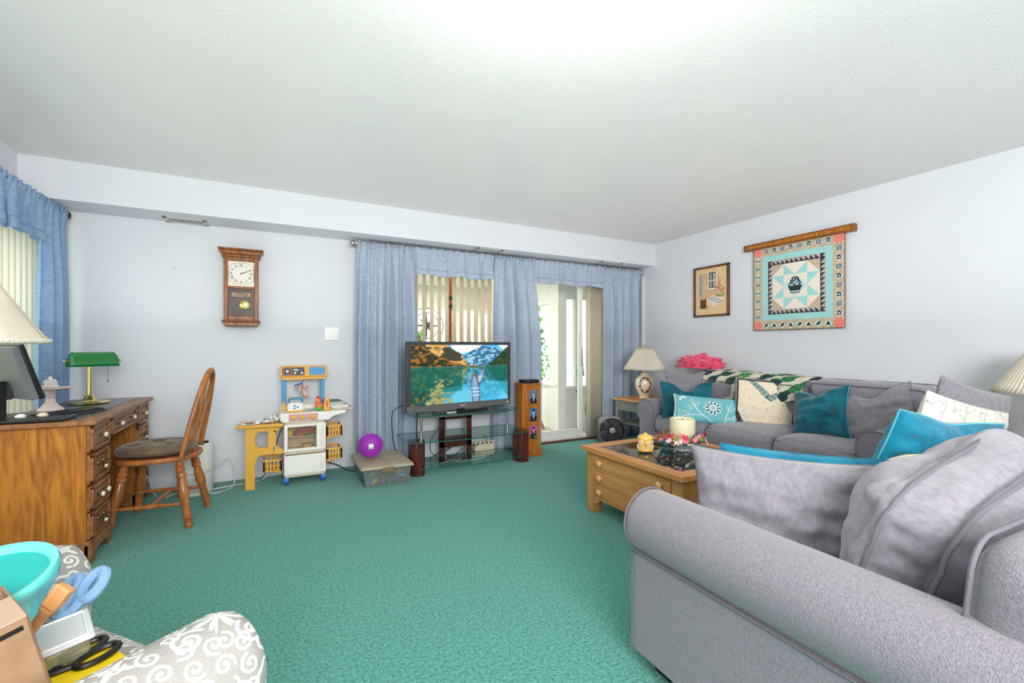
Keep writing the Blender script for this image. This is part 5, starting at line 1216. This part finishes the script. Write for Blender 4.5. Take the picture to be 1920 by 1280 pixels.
pillow('throw_pillow', 'cream square pillow with black border and patchwork V on the far sofa', .47, .47, .13, None, (3.74, 2.42, .635), (R(-16), R(4), R(-52)), 4, mat('grey_trim', (120, 122, 126), .8), .005, .03, printm=cr)
pillow('throw_pillow', 'dark teal velvet pillow standing edge-on between the cream and grey pillows', .43, .41, .27, m_teal, (3.68, 1.93, .635), (R(-16), R(-12), R(-96)), 5, mat('teal_piping', (60, 150, 160), .6), .014, .13, cut=.12)
pillow('throw_pillow', 'grey square pillow against the near arm of the far sofa', .46, .45, .25, m_fabs, (3.76, 1.60, .64), (R(-18), R(-16), R(-78)), 6, m_pipe, .016, .12, cut=.13)
# quilt and blanket over the back
def draped(name, lab, cat, m, pts, seed, uv=False, nx=50, ny=34, solid=.015, amp=.015, printm=None):
    """pts: function (u,v)->Vector base, displaced by folds"""
    g = G()
    def f(u, v):
        p = Vector(pts(u, v)); k = amp*(nz(u*6+seed, v*5, seed)+.5*nz(u*15, v*12, seed+4)); return (p.x-k*.5, p.y, p.z+k)
    g.grid(f, nx, ny, uv=uv); o = g.build(name, printm or m, solid=solid, ang=180); tag(o, lab, cat); return o
def qpts(u, v):
    # over the back frame, forward across the cushion top, then down its front; lower edge slants
    y = 3.14-u*1.0; L_ = .22+.30*v*0
    top = .895-.02*u; path = [(4.17, top-.02), (4.05, top+.015), (3.92, top+.01), (3.83, top-.03), (3.79, top-.12), (3.785, top-.26+.16*abs(u-.45))]
    s_ = v*(len(path)-1); i = min(len(path)-2, int(s_)); f = s_-i; a, b = path[i], path[i+1]
    return (a[0]+(b[0]-a[0])*f, y, a[1]+(b[1]-a[1])*f)
pm = mat('patchwork_cloth', (255, 255, 255), .9, img=patch_pic(), bump=.4, bscale=60)
draped('quilt', 'folded green and cream patchwork quilt over the back of the far sofa', 'quilt', None, lambda u, v: (lambda p: (p[0], p[1], p[2]))(qpts(u, v)), 3, uv=True, printm=pm, amp=.02)
m_rose = mat('rose_fleece', (208, 22, 62), .85, rgb2=(238, 84, 122), vscale=9, detail=3, dist=1.5, sheen=.6, ramp=(.4, .62))
def blanket():
    g = G(); n = 70
    def f(u, v):
        a = 2*PI*u; b = PI*v; d = Vector((math.sin(b)*math.cos(a), math.sin(b)*math.sin(a), math.cos(b)))
        r_ = 1+.34*nz(d.x*1.9, d.y*2.6, d.z*2.2)+.2*(1-abs(nz(d.x*4, d.y*4+5, d.z*4))*2.6)+.1*nz(d.x*9, d.y*9, d.z*9)
        return (d.x*.12*r_, d.y*.25*r_, d.z*.10*r_ if d.z > -.2 else -.02*r_)
    g.grid(f, n, n//2); o = g.build('blanket', m_rose, ang=180); tag(o, 'crumpled bright rose pink blanket on the back of the far sofa by the lamp', 'blanket', None, (4.1, 3.38, .94), (0, 0, R(0)))
blanket()
# pillows on the near sofa
pillow('throw_pillow', 'large light grey pillow leaning inside the near arm of the foreground sofa', .62, .40, .2, m_fabs, (1.555, .93, .575), (R(-10), R(0), R(-58)), 7, m_pipe, .016, .1, pr=.003)
pillow('throw_pillow', 'bright turquoise velvet pillow just behind the large grey pillow', .56, .38, .14, m_teal2, (1.78, 1.01, .555), (R(-8), 0, R(-58)), 8, m_teal2, .006, .06)
pillow('throw_pillow', 'large turquoise velvet pillow with a folded top in front of the cream patterned one', .60, .44, .17, m_teal2, (2.50, .88, .65), (R(20), R(8), R(-14)), 9, mat('aqua_piping', (90, 180, 200), .5), .016, .06, cut=.05, wdir=(2, 7))
sp = mat('script_cloth', (255, 255, 255), .85, img=script_pic(), bump=.2, bscale=200)
pillow('throw_pillow', 'cream pillow with fine grey vine print behind the large turquoise pillow', .68, .40, .15, None, (2.97, .94, .685), (R(10), R(12), R(-8)), 10, None, .006, .06, printm=sp)
pillow('throw_pillow', 'light grey square pillow rearmost on the foreground sofa, under the right lamp', .66, .42, .14, m_fabs, (3.36, 1.02, .73), (R(8), R(12), R(-8)), 11, None, .005, .08)
cr2 = mat('cream_small_cloth', (255, 255, 255), .85, img=cream_pic(False))
pillow('throw_pillow', 'small cream and tan pillow with aqua piping lying before the turquoise pillow', .36, .28, .16, mat('tan_cloth', (196, 176, 150), .85), (2.12, .84, .61), (R(30), R(-8), R(-24)), 12, mat('aqua_edge', (120, 196, 196), .6), .008, .06, printm=cr2, pr=.005)

# ------------------------------------------------------------------ coffee table
def coffee():
    t = thing('coffee_table', 'pine coffee table with glass display top and round-knobbed drawers', 'table', (1.93, 1.70, 0))
    W, L_, H, c = .86, .90, .45, .004
    def oc(s, cc): return [(cc+s, s), (W-cc-s, s), (W-s, cc+s), (W-s, L_-cc-s), (W-cc-s, L_-s), (cc+s, L_-s), (s, L_-cc-s), (s, cc+s)]
    O = oc(0, c); I = oc(.085, c)
    def ringp(a, b, z0, z1):
        g = G(); n = len(a); vs = [(x, y, z) for z in (z0, z1) for (x, y) in a]+[(x, y, z) for z in (z0, z1) for (x, y) in b]
        fs = []
        for i in range(n):
            j = (i+1) % n; fs += [(i, j, n+j, n+i), (2*n+i, 3*n+i, 3*n+j, 2*n+j), (n+i, n+j, 3*n+j, 3*n+i), (i, 2*n+i, 2*n+j, j)]
        g.add(vs, fs); return g
    ringp(O, I, H-.03, H).build('top_frame', m_pine, t, bevel=.007, seg=3)
    g = G(); g.prism(oc(.075, c), H-.014, H-.006, 'z'); g.build('glass_top', m_tglass, t, smooth=False)
    ringp(oc(.084, c), oc(.1, c), H-.0055, H-.0045).build('glass_bevel', m_edge, t)
    g = G(); g.prism(oc(.08, c), H-.06, H-.055, 'z'); tr = g.build('display_tray', mat('tray_velvet', (20, 36, 40), .7), t, smooth=False)
    # dried flower display under the glass
    random.seed(21)
    cols = [(190, 40, 80), (226, 214, 196), (90, 110, 50), (120, 60, 70), (206, 180, 140), (60, 80, 40)]
    for ci, cc in enumerate(cols):
        g = G()
        for k in range(34):
            a = random.random()*2*PI; r_ = .06+.2*random.random(); x, y = .5+r_*math.cos(a)*.9, .42+r_*math.sin(a)*1.1; M = T(x, y, H-.05+.008*random.random()) @ Euler((random.random()-.5, random.random()-.5, random.random()*6)).to_matrix().to_4x4(); s_ = .012+.014*random.random()
            g.add([M @ Vector(p) for p in ((-s_, 0, 0), (-.2*s_, -.5*s_, 0), (s_, 0, .002), (0, .5*s_, 0))], [(0, 1, 2, 3)])
        o = g.build('dried_flowers', mat('petal', cc, .7), t, smooth=False); o['kind'] = 'stuff'
    g = G(); P = [(.16, .2), (.16, .62), (.28, .78), (.6, .78), (.7, .62), (.7, .3), (.58, .14), (.28, .14)]; g.tube([(x, y, H-.052) for x, y in P], .004, 6, True); g.build('gilt_line', m_brass, t)
    s = .035
    B = oc(s, c)
    # body panels
    g = G(); g.box(s+.01, s+.02, s, L_-s, .1, H-.06); g.box(W-s-.02, W-s-.01, s, L_-s, .1, H-.06); g.box(s, W-s, s+.01, s+.02, .1, H-.03); g.box(s, W-s, L_-s-.02, L_-s-.01, .1, H-.03); g.box(s+.02, W-s-.02, s+.02, L_-s-.02, .1, .12); g.build('carcass', m_pine, t)
    g = G(); g.box(s, s+.02, s+.01, L_-s-.01, H-.055, H-.03); g.box(s, s+.02, s+.01, L_-s-.01, .3, .318); g.box(s, s+.02, s+.01, L_-s-.01, .2, .216); g.box(s, s+.02, s+.01, L_-s-.01, .1, .125); g.build('face_rail', m_pine, t, bevel=.002)
    g = G(); g.prism([(s+.06, .125), (L_-s-.06, .125), (L_-s-.06, .06), (L_-s-.11, .075), (L_-s-.13, .1), (s+.13, .1), (s+.11, .075), (s+.06, .06)], s+.002, s+.02, 'x'); g.build('apron', m_pine, t)
    # square corner posts
    for (fx, fy) in ((0, 0), (1, 0), (0, 1), (1, 1)):
        P = [(s-.004, s-.004), (s+.07, s-.004), (s+.07, s+.07), (s-.004, s+.07)]
        P = [((W-x) if fx else x, (L_-y) if fy else y) for x, y in P]
        g = G(); g.prism(P, 0, H-.03, 'z'); g.build('leg', m_pinev, t, bevel=.004)
    def dr_(y0, y1, z0, z1, knobs):
        g = G(); g.box(s-.004, s+.016, y0, y1, z0, z1); d = g.build('drawer', m_pine, t, bevel=.002)
        for y in knobs: g = G(); g.lathe([(.01, 0), (.009, .01), (.02, .016), (.021, .024), (.013, .031), (.0001, .033)], (s-.004, y, (z0+z1)/2), 18, Matrix.Rotation(-PI/2, 3, 'Y')); lb(g.build('knob', mat('pale_knob', (226, 172, 116), .35, coat=.3), d), 'pale round wooden knob')
    a, b = s+.078, L_-s-.078
    for (z0, z1) in ((.32, .395), (.218, .298), (.127, .198)): dr_(a, b, z0, z1, (a+.07, b-.07))
coffee()
t = thing('votive_holder', 'yellow ceramic votive holder with painted daisies on the coffee table', 'candle holder', (2.2, 2.25, .452))
g = G(); g.lathe([(.044, 0), (.05, .005), (.048, .08), (.052, .085), (.047, .1), (.03, .108), (.012, .112), (.009, .12), (.0001, .124)], n=28); g.build('body', mat('yellow_ceramic', (246, 194, 92), .3, coat=.5), t)
for k in range(6):
    a = R(150+k*38); z = .03+.03*(k % 2); g = G()
    c_ = Vector((.0495*math.cos(a), .0495*math.sin(a), z)); u_ = Vector((-math.sin(a), math.cos(a), 0))
    for q in range(5): b = q*2*PI/5; g.ball(c_+u_*.009*math.cos(b)+Vector((0, 0, .009*math.sin(b))), .0055, 6, 4)
    g.build('daisy', m_wplastic, t)
g = G(); [g.ball((.05*math.cos(R(150+k*38)), .05*math.sin(R(150+k*38)), .03+.03*(k % 2)), .0062, 6, 4) for k in range(6)]; g.build('daisy_centre', m_red, t)
g = G(); g.tube([(-.03, -.04, .075), (-.045, -.055, .06), (-.035, -.05, .04)], [.006, .008, .005], 6); g.build('drip', mat('wax_yellow', (250, 200, 110), .4), t)
t = thing('crystal_bowl', 'cut crystal bowl under the candle on the coffee table', 'bowl', (2.45, 2.16, .452))
g = G(); g.lathe([(.05, 0), (.04, .006), (.058, .016), (.1, .044), (.124, .066), (.118, .066), (.095, .05), (.055, .035), (.0001, .034)], n=48, wav=lambda q, z: .025*(1 if int(q/(2*PI)*48+.01) % 2 else -1)); g.build('bowl', mat('crystal', (236, 240, 240), .08, alpha=.55, coat=1), t, smooth=False)
t = thing('pillar_candle', 'tall ivory pillar candle standing in the crystal bowl', 'candle', (2.45, 2.16, .487))
g = G(); g.lathe([(.06, 0), (.08, .03), (.082, .165), (.078, .175), (.072, .174), (.066, .166), (.0001, .164)], n=40); g.build('wax', mat('ivory_wax', (240, 232, 196), .4, transl=.15), t)
g = G(); g.tube([(0, 0, .163), (.002, 0, .178)], .002, 6); g.build('wick', m_black, t)
t = thing('flower_wreath', 'wreath of small pink, cream and teal flowers around the candle', 'wreath', (2.45, 2.16, .522))
g = G(); g.tube([(.125*math.cos(a*PI/12), .125*math.sin(a*PI/12), 0) for a in range(24)], .009, 6, True); g.build('ring', mat('moss_ring', (70, 84, 50), .8), t)
random.seed(6)
fm = [mat('petal_'+n_, c_, .7) for n_, c_ in (('pink', (236, 130, 140)), ('cream', (240, 222, 196)), ('teal', (50, 110, 120)), ('rose', (200, 60, 84)), ('pale_pink', (244, 196, 190)), ('moss', (130, 140, 60)))]
for k in range(90):
    a = k*2*PI/45+random.random()*.1; r_ = .13+.06*(random.random()-.5); z = -.012+.05*random.random(); g = G(); s_ = .012+.009*random.random(); ph = random.random()*3
    for q in range(6):
        b = q*PI/3+ph; M = T(r_*math.cos(a), r_*math.sin(a), z) @ Matrix.Rotation(a, 4, 'Z') @ Matrix.Rotation(R(30+50*((k*7)%5)/4), 4, 'Y') @ Matrix.Rotation(b, 4, 'Z')
        g.add([M @ Vector(p) for p in ((0, 0, 0), (s_*.7, -s_*.5, .003), (s_*1.5, 0, .006), (s_*.7, s_*.5, .003))], [(0, 1, 2, 3)])
    g.v and g.build('flower', fm[(k*5+k//7) % 6], t, smooth=False)
for k in range(16):
    a = k*.41+.2; g = G(); M = T(.15*math.cos(a), .15*math.sin(a), .0) @ Matrix.Rotation(a, 4, 'Z') @ Matrix.Rotation(R(-25+10*(k % 3)), 4, 'Y'); s_ = .024
    g.add([M @ Vector(p) for p in ((0, 0, 0), (s_*.6, -s_*.3, .002), (s_*1.4, 0, 0), (s_*.6, s_*.3, .002))], [(0, 1, 2, 3)]); g.build('leaf', mat('leaf_green', (96, 130, 80), .6) if k == 0 else bpy.data.materials['leaf_green'], t, smooth=False)

# ------------------------------------------------------------------ end table, pleated lamps, fan
def end_table(lab, loc, w_, d_, h):
    t = thing('end_table', lab, 'table', loc)
    g = G(); g.box(-w_/2, w_/2, -d_/2, d_/2, h-.025, h); g.build('tabletop', m_pine, t, bevel=.006)
    mg = mat('grey_green_paint', (118, 128, 120), .5, var=.1); g = G(); g.box(-w_/2+.03, w_/2-.03, -d_/2+.03, d_/2-.03, h-.14, h-.025); g.build('apron', mg, t, bevel=.003)
    for sx in (-1, 1):
        for sy in (-1, 1): g = G(); x, y = sx*(w_/2-.045), sy*(d_/2-.045); g.box(x-.022, x+.022, y-.022, y+.022, 0, h-.025); g.build('leg', mg, t, bevel=.004)
    g = G(); g.box(-w_/2+.04, w_/2-.04, -d_/2+.04, d_/2-.04, .26, .28); g.build('shelf', mg, t, bevel=.003)
end_table('grey-green end table with wood top between far sofa and curtain', (3.84, 3.88, 0), .62, .52, .55)
end_table('end table in the corner between the two sofas under the right lamp', (3.88, .84, 0), .5, .5, .55)
def pleated_lamp(lab, loc, floral):
    t = thing('table_lamp', lab, 'lamp', loc)
    g = G(); g.lathe([(.06, 0), (.065, .01), (.05, .02), (.07, .05), (.1, .12), (.108, .18), (.095, .23), (.055, .262), (.045, .275), (.052, .285), (.05, .29), (.0001, .292)], n=40); b_ = g.build('urn', mat('cream_ceramic', (240, 226, 202), .25, coat=.6), t)
    g = G(); g.cyl((0, 0, .29), (0, 0, .34), .012, n=12); g.cyl((0, 0, .34), (0, 0, .60), .004, n=8); g.build('stem', m_brass, t)
    random.seed(12)
    if floral:
        fc = [m_red, bpy.data.materials['petal_pink'], bpy.data.materials['petal_moss'], bpy.data.materials['petal_teal'], mat('leaf_dark', (40, 60, 40), .6)]
        for k in range(46):
            b = k*2*PI/23; rr = 1 if k < 23 else .8; az = R(-128)+.62*rr*math.cos(b)+.08*random.random(); z = .155+.085*rr*math.sin(b)
            import bisect
            pr_ = [(.05, .07), (.12, .1), (.18, .108), (.23, .095)]; r_ = np.interp(z, [p[0] for p in pr_], [p[1] for p in pr_])
            if rr < 1 and math.cos(b) < .2: continue
            g = G(); g.ball((r_*math.cos(az), r_*math.sin(az), z), .0075+.007*random.random(), 7, 5); g.build('painted_flower', fc[(k*7) % 5], b_)
    n = 64; g = G()
    def sf(u, v):
        a = 2*PI*u; r_ = .085+(.235-.085)*(1-v); r_ *= 1+.018*(1 if int(round(u*n*2)) % 2 else -1); return (r_*math.cos(a), r_*math.sin(a), .33+.25*v+(.004*(1 if int(round(u*n*2)) % 2 else -1) if v == 0 else 0))
    g.grid(sf, n*2, 6); lb(g.build('lamp_shade', m_shade, t, solid=.002, ang=15), 'pleated cream fabric shade')
    g = G(); g.tube([(.085*math.cos(a*PI/16), .085*math.sin(a*PI/16), .58) for a in range(32)], .004, 6, True); [g.tube([(0, 0, .575), (.085*math.cos(a), .085*math.sin(a), .58)], .002, 5) for a in (0, 2.1, 4.2)]; g.build('shade_ring', m_brass, t)
    g = G(); g.ball((0, 0, .61), .012, 10, 7); g.build('finial', m_brass, t)
    g = G(); g.ball((0, 0, .42), .032, 14, 10, sq=(1, 1, 1.3)); g.build('bulb', mat('bulb_white', (240, 240, 236), .3), t)
pleated_lamp('flowered ceramic urn lamp with pleated shade at the far end of the far sofa', (3.80, 3.9, .551), True)
pleated_lamp('pleated shade lamp at the right edge, between the two sofas', (3.93, .84, .551), False)
def fan():
    t = thing('floor_fan', 'black and silver square floor fan on the carpet by the stacked blinds', 'fan', (3.43, 4.02, 0), R(-32))
    Mt = T(0, 0, .02) @ Matrix.Rotation(R(-10), 4, 'X')
    g = G(); 
    S = .165; n = 40; vs = []
    for y in (0, .10):
        for k in range(n): a = 2*PI*k/n; vs.append(Mt @ Vector((.14*math.cos(a), y, S+.14*math.sin(a))))
        for k in range(n):
            a = 2*PI*k/n; c_, s_ = math.cos(a), math.sin(a); q = S/max(abs(c_), abs(s_)); q = min(q, S*1.25); vs.append(Mt @ Vector((q*c_, y, S+q*s_)))
    fs = []
    for k in range(n):
        j = (k+1) % n; fs += [(k, j, n+j, n+k), (2*n+k, 3*n+k, 3*n+j, 2*n+j), (n+k, n+j, 3*n+j, 3*n+k), (k, 2*n+k, 2*n+j, j)]
    g.add(vs, fs); g.build('housing', mat('fan_dark', (34, 36, 46), .5, coat=.2), t, bevel=.004)
    g = G()
    for r_ in (.04, .06, .08, .1, .12, .14): g.tube([Mt @ Vector((r_*math.cos(a*PI/20), -.012+.01*(r_/.14)**2, S+r_*math.sin(a*PI/20))) for a in range(40)], .0022, 5, True)
    for k in range(36):
        a = k*PI/18; g.tube([Mt @ Vector((r_*math.cos(a+(.14-r_)*5), -.012+.01*(r_/.14)**2, S+r_*math.sin(a+(.14-r_)*5))) for r_ in (.03, .06, .1, .14)], .0018, 4)
    g.build('grille', m_black, t)
    g = G(); g.lathe([(.03, 0), (.03, .006), (.0001, .008)], (0, 0, 0), 20, Matrix.Rotation(PI/2, 3, 'X')); g.v = [tuple(Mt @ (Vector(p)+Vector((0, -.014, S)))) for p in g.v]; hb = g.build('hub', mat('fan_hub', (150, 152, 158), .3), t)
    g = G()
    for k in range(3): a = k*2*PI/3; g.tube([Mt @ Vector((.004*math.cos(a), -.024, S+.004*math.sin(a))), Mt @ Vector((.02*math.cos(a+.5), -.024, S+.02*math.sin(a+.5)))], .004, 5)
    g.build('emblem', m_black, hb)
    for k in range(5):
        a = k*2*PI/5; g = G(); g.grid(lambda u, v: Mt @ Vector(((.02+.11*u)*math.cos(a+(v-.5)*.9+u*.3), .03+.03*v, S+(.02+.11*u)*math.sin(a+(v-.5)*.9+u*.3))), 6, 4); g.build('blade', m_dgrey, t, solid=.003)
    g = G(); g.box(-.14, .14, .0, .14, 0, .022); g.build('base', m_black, t, bevel=.005)
    g = G(); g.box(-.15, .15, .1, .105, .03, .31, Mt); g.build('rear_cover', m_black, t)
fan()

# ------------------------------------------------------------------ left foreground: lamp, armchair and its load
t = thing('lamp', 'lamp with a cream flared shade at the left edge, before the monitor', 'lamp', (-.93, 2.20, 0))
g = G(); g.lathe([(.13, 0), (.13, .015), (.03, .03), (.012, .04), (.012, 1.25), (.0001, 1.26)], n=24); g.build('stand', m_brass, t)
def lf(u, v):
    a = 2*PI*u; r_ = .075+(.215-.075)*(1-v)**1.1; k = 1+.012*math.cos(8*a)*(1-v); return (r_*k*math.cos(a), r_*k*math.sin(a), 1.168+.235*v)
g = G(); g.grid(lf, 96, 12); s_ = g.build('lamp_shade', m_shade, t, solid=.003, ang=180)
g = G(); g.tube([lf(k/64, 0) for k in range(64)], .009, 8, True); g.build('shade_trim', mat('fringe', (240, 232, 216), .9, bump=1, bscale=150), s_)
scr = mat('scroll_cloth', (255, 255, 255), .85, img=scroll_pic(), bump=.25, bscale=200)
def armchair():
    # local frame: chair faces +y, x to its right; front centre at origin
    t = thing('armchair', 'grey and cream scroll-patterned armchair in the left foreground', 'armchair', (-.275, 1.38, 0), R(-54))
    def uvbox(g, s=2.8):
        for i, p in enumerate(g.v): g.uv[i] = ((p[0]*1.0+p[1]*.35)*s+.1, (p[1]*.9+p[2]*1.0)*s+.2)
        return g
    for sg in (-1, 1):
        n = 30; ys = [.015, .0, -.03, -.08]+[-.08-.62*k/12 for k in range(1, 13)]; vs = []; g = G()
        P = []
        r_ = .105; zt = .61
        P.append((-.085, .08)); P.append((-.085, .4))
        for k in range(25): a = R(215-k*250/24); P.append((r_*math.cos(a), zt-r_+r_*math.sin(a)*1.0))
        P.append((.085, .4)); P.append((.085, .08)); m = len(P)
        L0 = [0]
        for i in range(1, m): L0.append(L0[-1]+math.dist(P[i], P[i-1]))
        for j, y in enumerate(ys):
            s_ = (.62, .9, 1, 1)[j] if j < 4 else 1
            for i, (x, z) in enumerate(P):
                cz = zt-r_ if z > .39 else z; q = (x*s_, y-.0*z, cz+(z-cz)*s_+.0); vs.append((q[0]+sg*.355, q[1], q[2])); g.uv[len(vs)-1] = (L0[i]*2.9+.3*sg, y*2.9+.1)
        fs = [(j*m+i, j*m+i+1, (j+1)*m+i+1, (j+1)*m+i) for j in range(len(ys)-1) for i in range(m-1)]+[tuple(range(m))]
        g.add(vs, fs); g.build('arm', scr, t, ang=60)
    g = cushion(.50, .6, .17, .06, (0, .02, .03), 16, 3); uvbox(g); o = g.build('seat_cushion', scr, t, ang=180); o.location = (0, -.31, .375)
    g = G(); g.box(-.28, .28, -.68, -.02, .08, .3); uvbox(g); g.build('seat_base', scr, t, bevel=.02)
    g = cushion(.78, .2, .5, .08, n=14); uvbox(g); o = g.build('backrest', scr, t, ang=180); o.location = (0, -.78, .55); o.rotation_euler = (R(12), 0, 0)
    for x in (-.33, .33):
        for y in (-.06, -.66): g = G(); g.tube([(x, y, .09), (x, y, 0)], [.025, .016], 10); g.build('leg', m_mahog, t)
armchair()
m_card = mat('cardboard', (160, 128, 98), .85, rgb2=(150, 118, 90), vscale=30)
def cardbox():
    t = thing('cardboard_box', 'open brown cardboard box with handwriting on the armchair', 'box', (-.49, 1.115, .50), rot=(R(0), R(-12), R(30)))
    w_, d_, h = .12, .09, .165
    g = G(); th = .004
    g.box(-w_, w_, -d_, d_, 0, th); g.box(-w_, -w_+th, -d_, d_, 0, h); g.box(w_-th, w_, -d_, d_, 0, h); g.box(-w_, w_, -d_, -d_+th, 0, h); g.box(-w_, w_, d_-th, d_, 0, h); g.build('carton', m_card, t)
    mi = mat('card_inside', (196, 164, 140), .85)
    g = G(); g.box(-w_+.004, w_-.002, -d_, d_*.2, h-.001, h+.003); g.build('flap', mi, t)
    g = G(); g.box(-w_, w_, d_, d_+.11, h-.002, h+.002, T(0, d_, h) @ Matrix.Rotation(R(-60), 4, 'X') @ T(0, -d_, -h)); g.build('flap', m_card, t)
    g = G(); g.box(-w_, -.02, -d_+.03, d_*.2-.02, h+.003, h+.012); lb(g.build('pouch', m_black, t, bevel=.002), 'black flat pouch on the flap')
    g = G(); g.box(w_-.055, w_-.01, -d_-.0015, -d_, h-.02, h-.012); g.build('slot', m_black, t)
    text('file', .055, m_black, t, T(.03, -d_-.001, .055) @ FY, 'handwriting')
cardbox()
def pot():
    t = thing('planter', 'turquoise ceramic planter with swirled ridges on the armchair', 'planter', (-.50, 1.345, .475), rot=(R(14), R(-6), 0))
    m_ = mat('aqua_glaze', (110, 224, 220), .25, coat=.7); mi = mat('aqua_inside', (20, 178, 172), .3, coat=.4)
    H = .215
    prof = [(.0001, 0), (.045, 0), (.055, .01)]+[(.056+.064*((k/14)**1.3), .02+.185*k/14) for k in range(15)]+[(.117, .215), (.108, .215), (.1, .2)]
    g = G(); n = 72; vs = []
    for (r_, z) in prof:
        for k in range(n):
            a = 2*PI*k/n; q = r_*(1+(.075*math.sin(3*a+z*38)*min(1, (z-.03)/.03)*min(1, max(0, (.2-z)/.03)) if .03 < z < .2 else 0)); vs.append((q*math.cos(a), q*math.sin(a), z))
    g.add(vs, [(i*n+k, i*n+(k+1) % n, (i+1)*n+(k+1) % n, (i+1)*n+k) for i in range(len(prof)-1) for k in range(n)]); g.build('vessel', m_, t, ang=70)
    g = G(); g.lathe([(.1005, .2005), (.09, .17), (.07, .1), (.0001, .06)], n=72); lb(g.build('inner_wall', mi, t), 'deeper turquoise inner wall')
pot()
t = thing('wooden_mallet', 'pale wooden mallet handle beside the turquoise planter', 'tool', (-.425, 1.235, .585), rot=(R(-15), R(32), R(-28)))
mwb = wood('beech', (222, 168, 116), (200, 138, 84), st=(1, 1, .1), sc_=20)
g = G(); g.lathe([(.009, -.09), (.013, -.082), (.014, -.03), (.009, .0), (.011, .04), (.015, .045), (.015, .05)], n=18); g.build('handle', mwb, t)
g = G(); g.box(-.016, .016, -.011, .011, .05, .095); g.build('head', mwb, t, bevel=.004)
t = thing('scissors', 'light blue plastic-handled garden snips on the armchair', 'scissors', (-.40, 1.385, .575), rot=(R(30), R(-14), R(-18)))
m_lb = mat('pale_blue_plastic', (136, 172, 214), .35, coat=.2)
for s in (-1, 1):
    g = G(); g.tube([(.0+.02*math.cos(a*PI/10)+s*.026, .02+.036*math.sin(a*PI/10), .0) for a in range(20)], .0125, 8, True); g.tube([(s*.02, -.01, 0), (0, -.06, 0)], [.012, .009], 8); g.build('handle', m_lb, t)
g = G(); g.box(-.006, .006, -.16, -.05, -.002, .002); g.build('blade', m_steel, t)
g = G(); g.ball((.0, -.055, 0), .02, 12, 8, sq=(1, 1.2, .8)); g.build('pivot', m_lb, t)
t = thing('food_container', 'clear plastic food container with lid on the yellow folder', 'container', (-.405, 1.265, .502), rot=(R(6), R(-6), R(20)))
g = G(); g.box(-.06, .06, -.05, .05, 0, .045); g.build('tub', mat('clear_tub', (226, 226, 190), .15, alpha=.3), t, bevel=.015, seg=3)
g = G(); g.box(-.068, .068, -.058, .058, .045, .053); g.build('lid', mat('clear_lid', (232, 234, 238), .15, alpha=.7), t, bevel=.006, seg=3)
g = G(); g.tube([(x, y, .054) for x, y in ((-.058, -.048), (.058, -.048), (.058, .048), (-.058, .048))], .003, 6, True); g.build('rim', m_wplastic, t)
g = G(); g.box(-.12, .12, -.08, .08, 0, .0035); tag(g.build('folder', mat('yellow_card', (246, 212, 20), .5), bevel=.001), 'bright yellow card folder lying on the armchair seat', 'folder', None, (-.41, 1.203, .5), (R(0), R(0), R(33)))
t = thing('scissors', 'black-handled scissors lying on the yellow folder', 'scissors', (-.375, 1.215, .505), 0, rot=(R(3), 0, R(-50)))
for s in (-1, 1):
    g = G(); g.tube([(s*.024+.02*math.cos(a*PI/12), .05+.036*math.sin(a*PI/12), .003) for a in range(24)], .0065, 8, True); g.tube([(s*.016, .015, .003), (0, -.02, .003)], .006, 8); g.build('handle', m_black, t)
    g = G(); g.box(-.006, .006, -.12, -.01, .001*s, .002+.001*s); g.build('blade', m_steel, t)
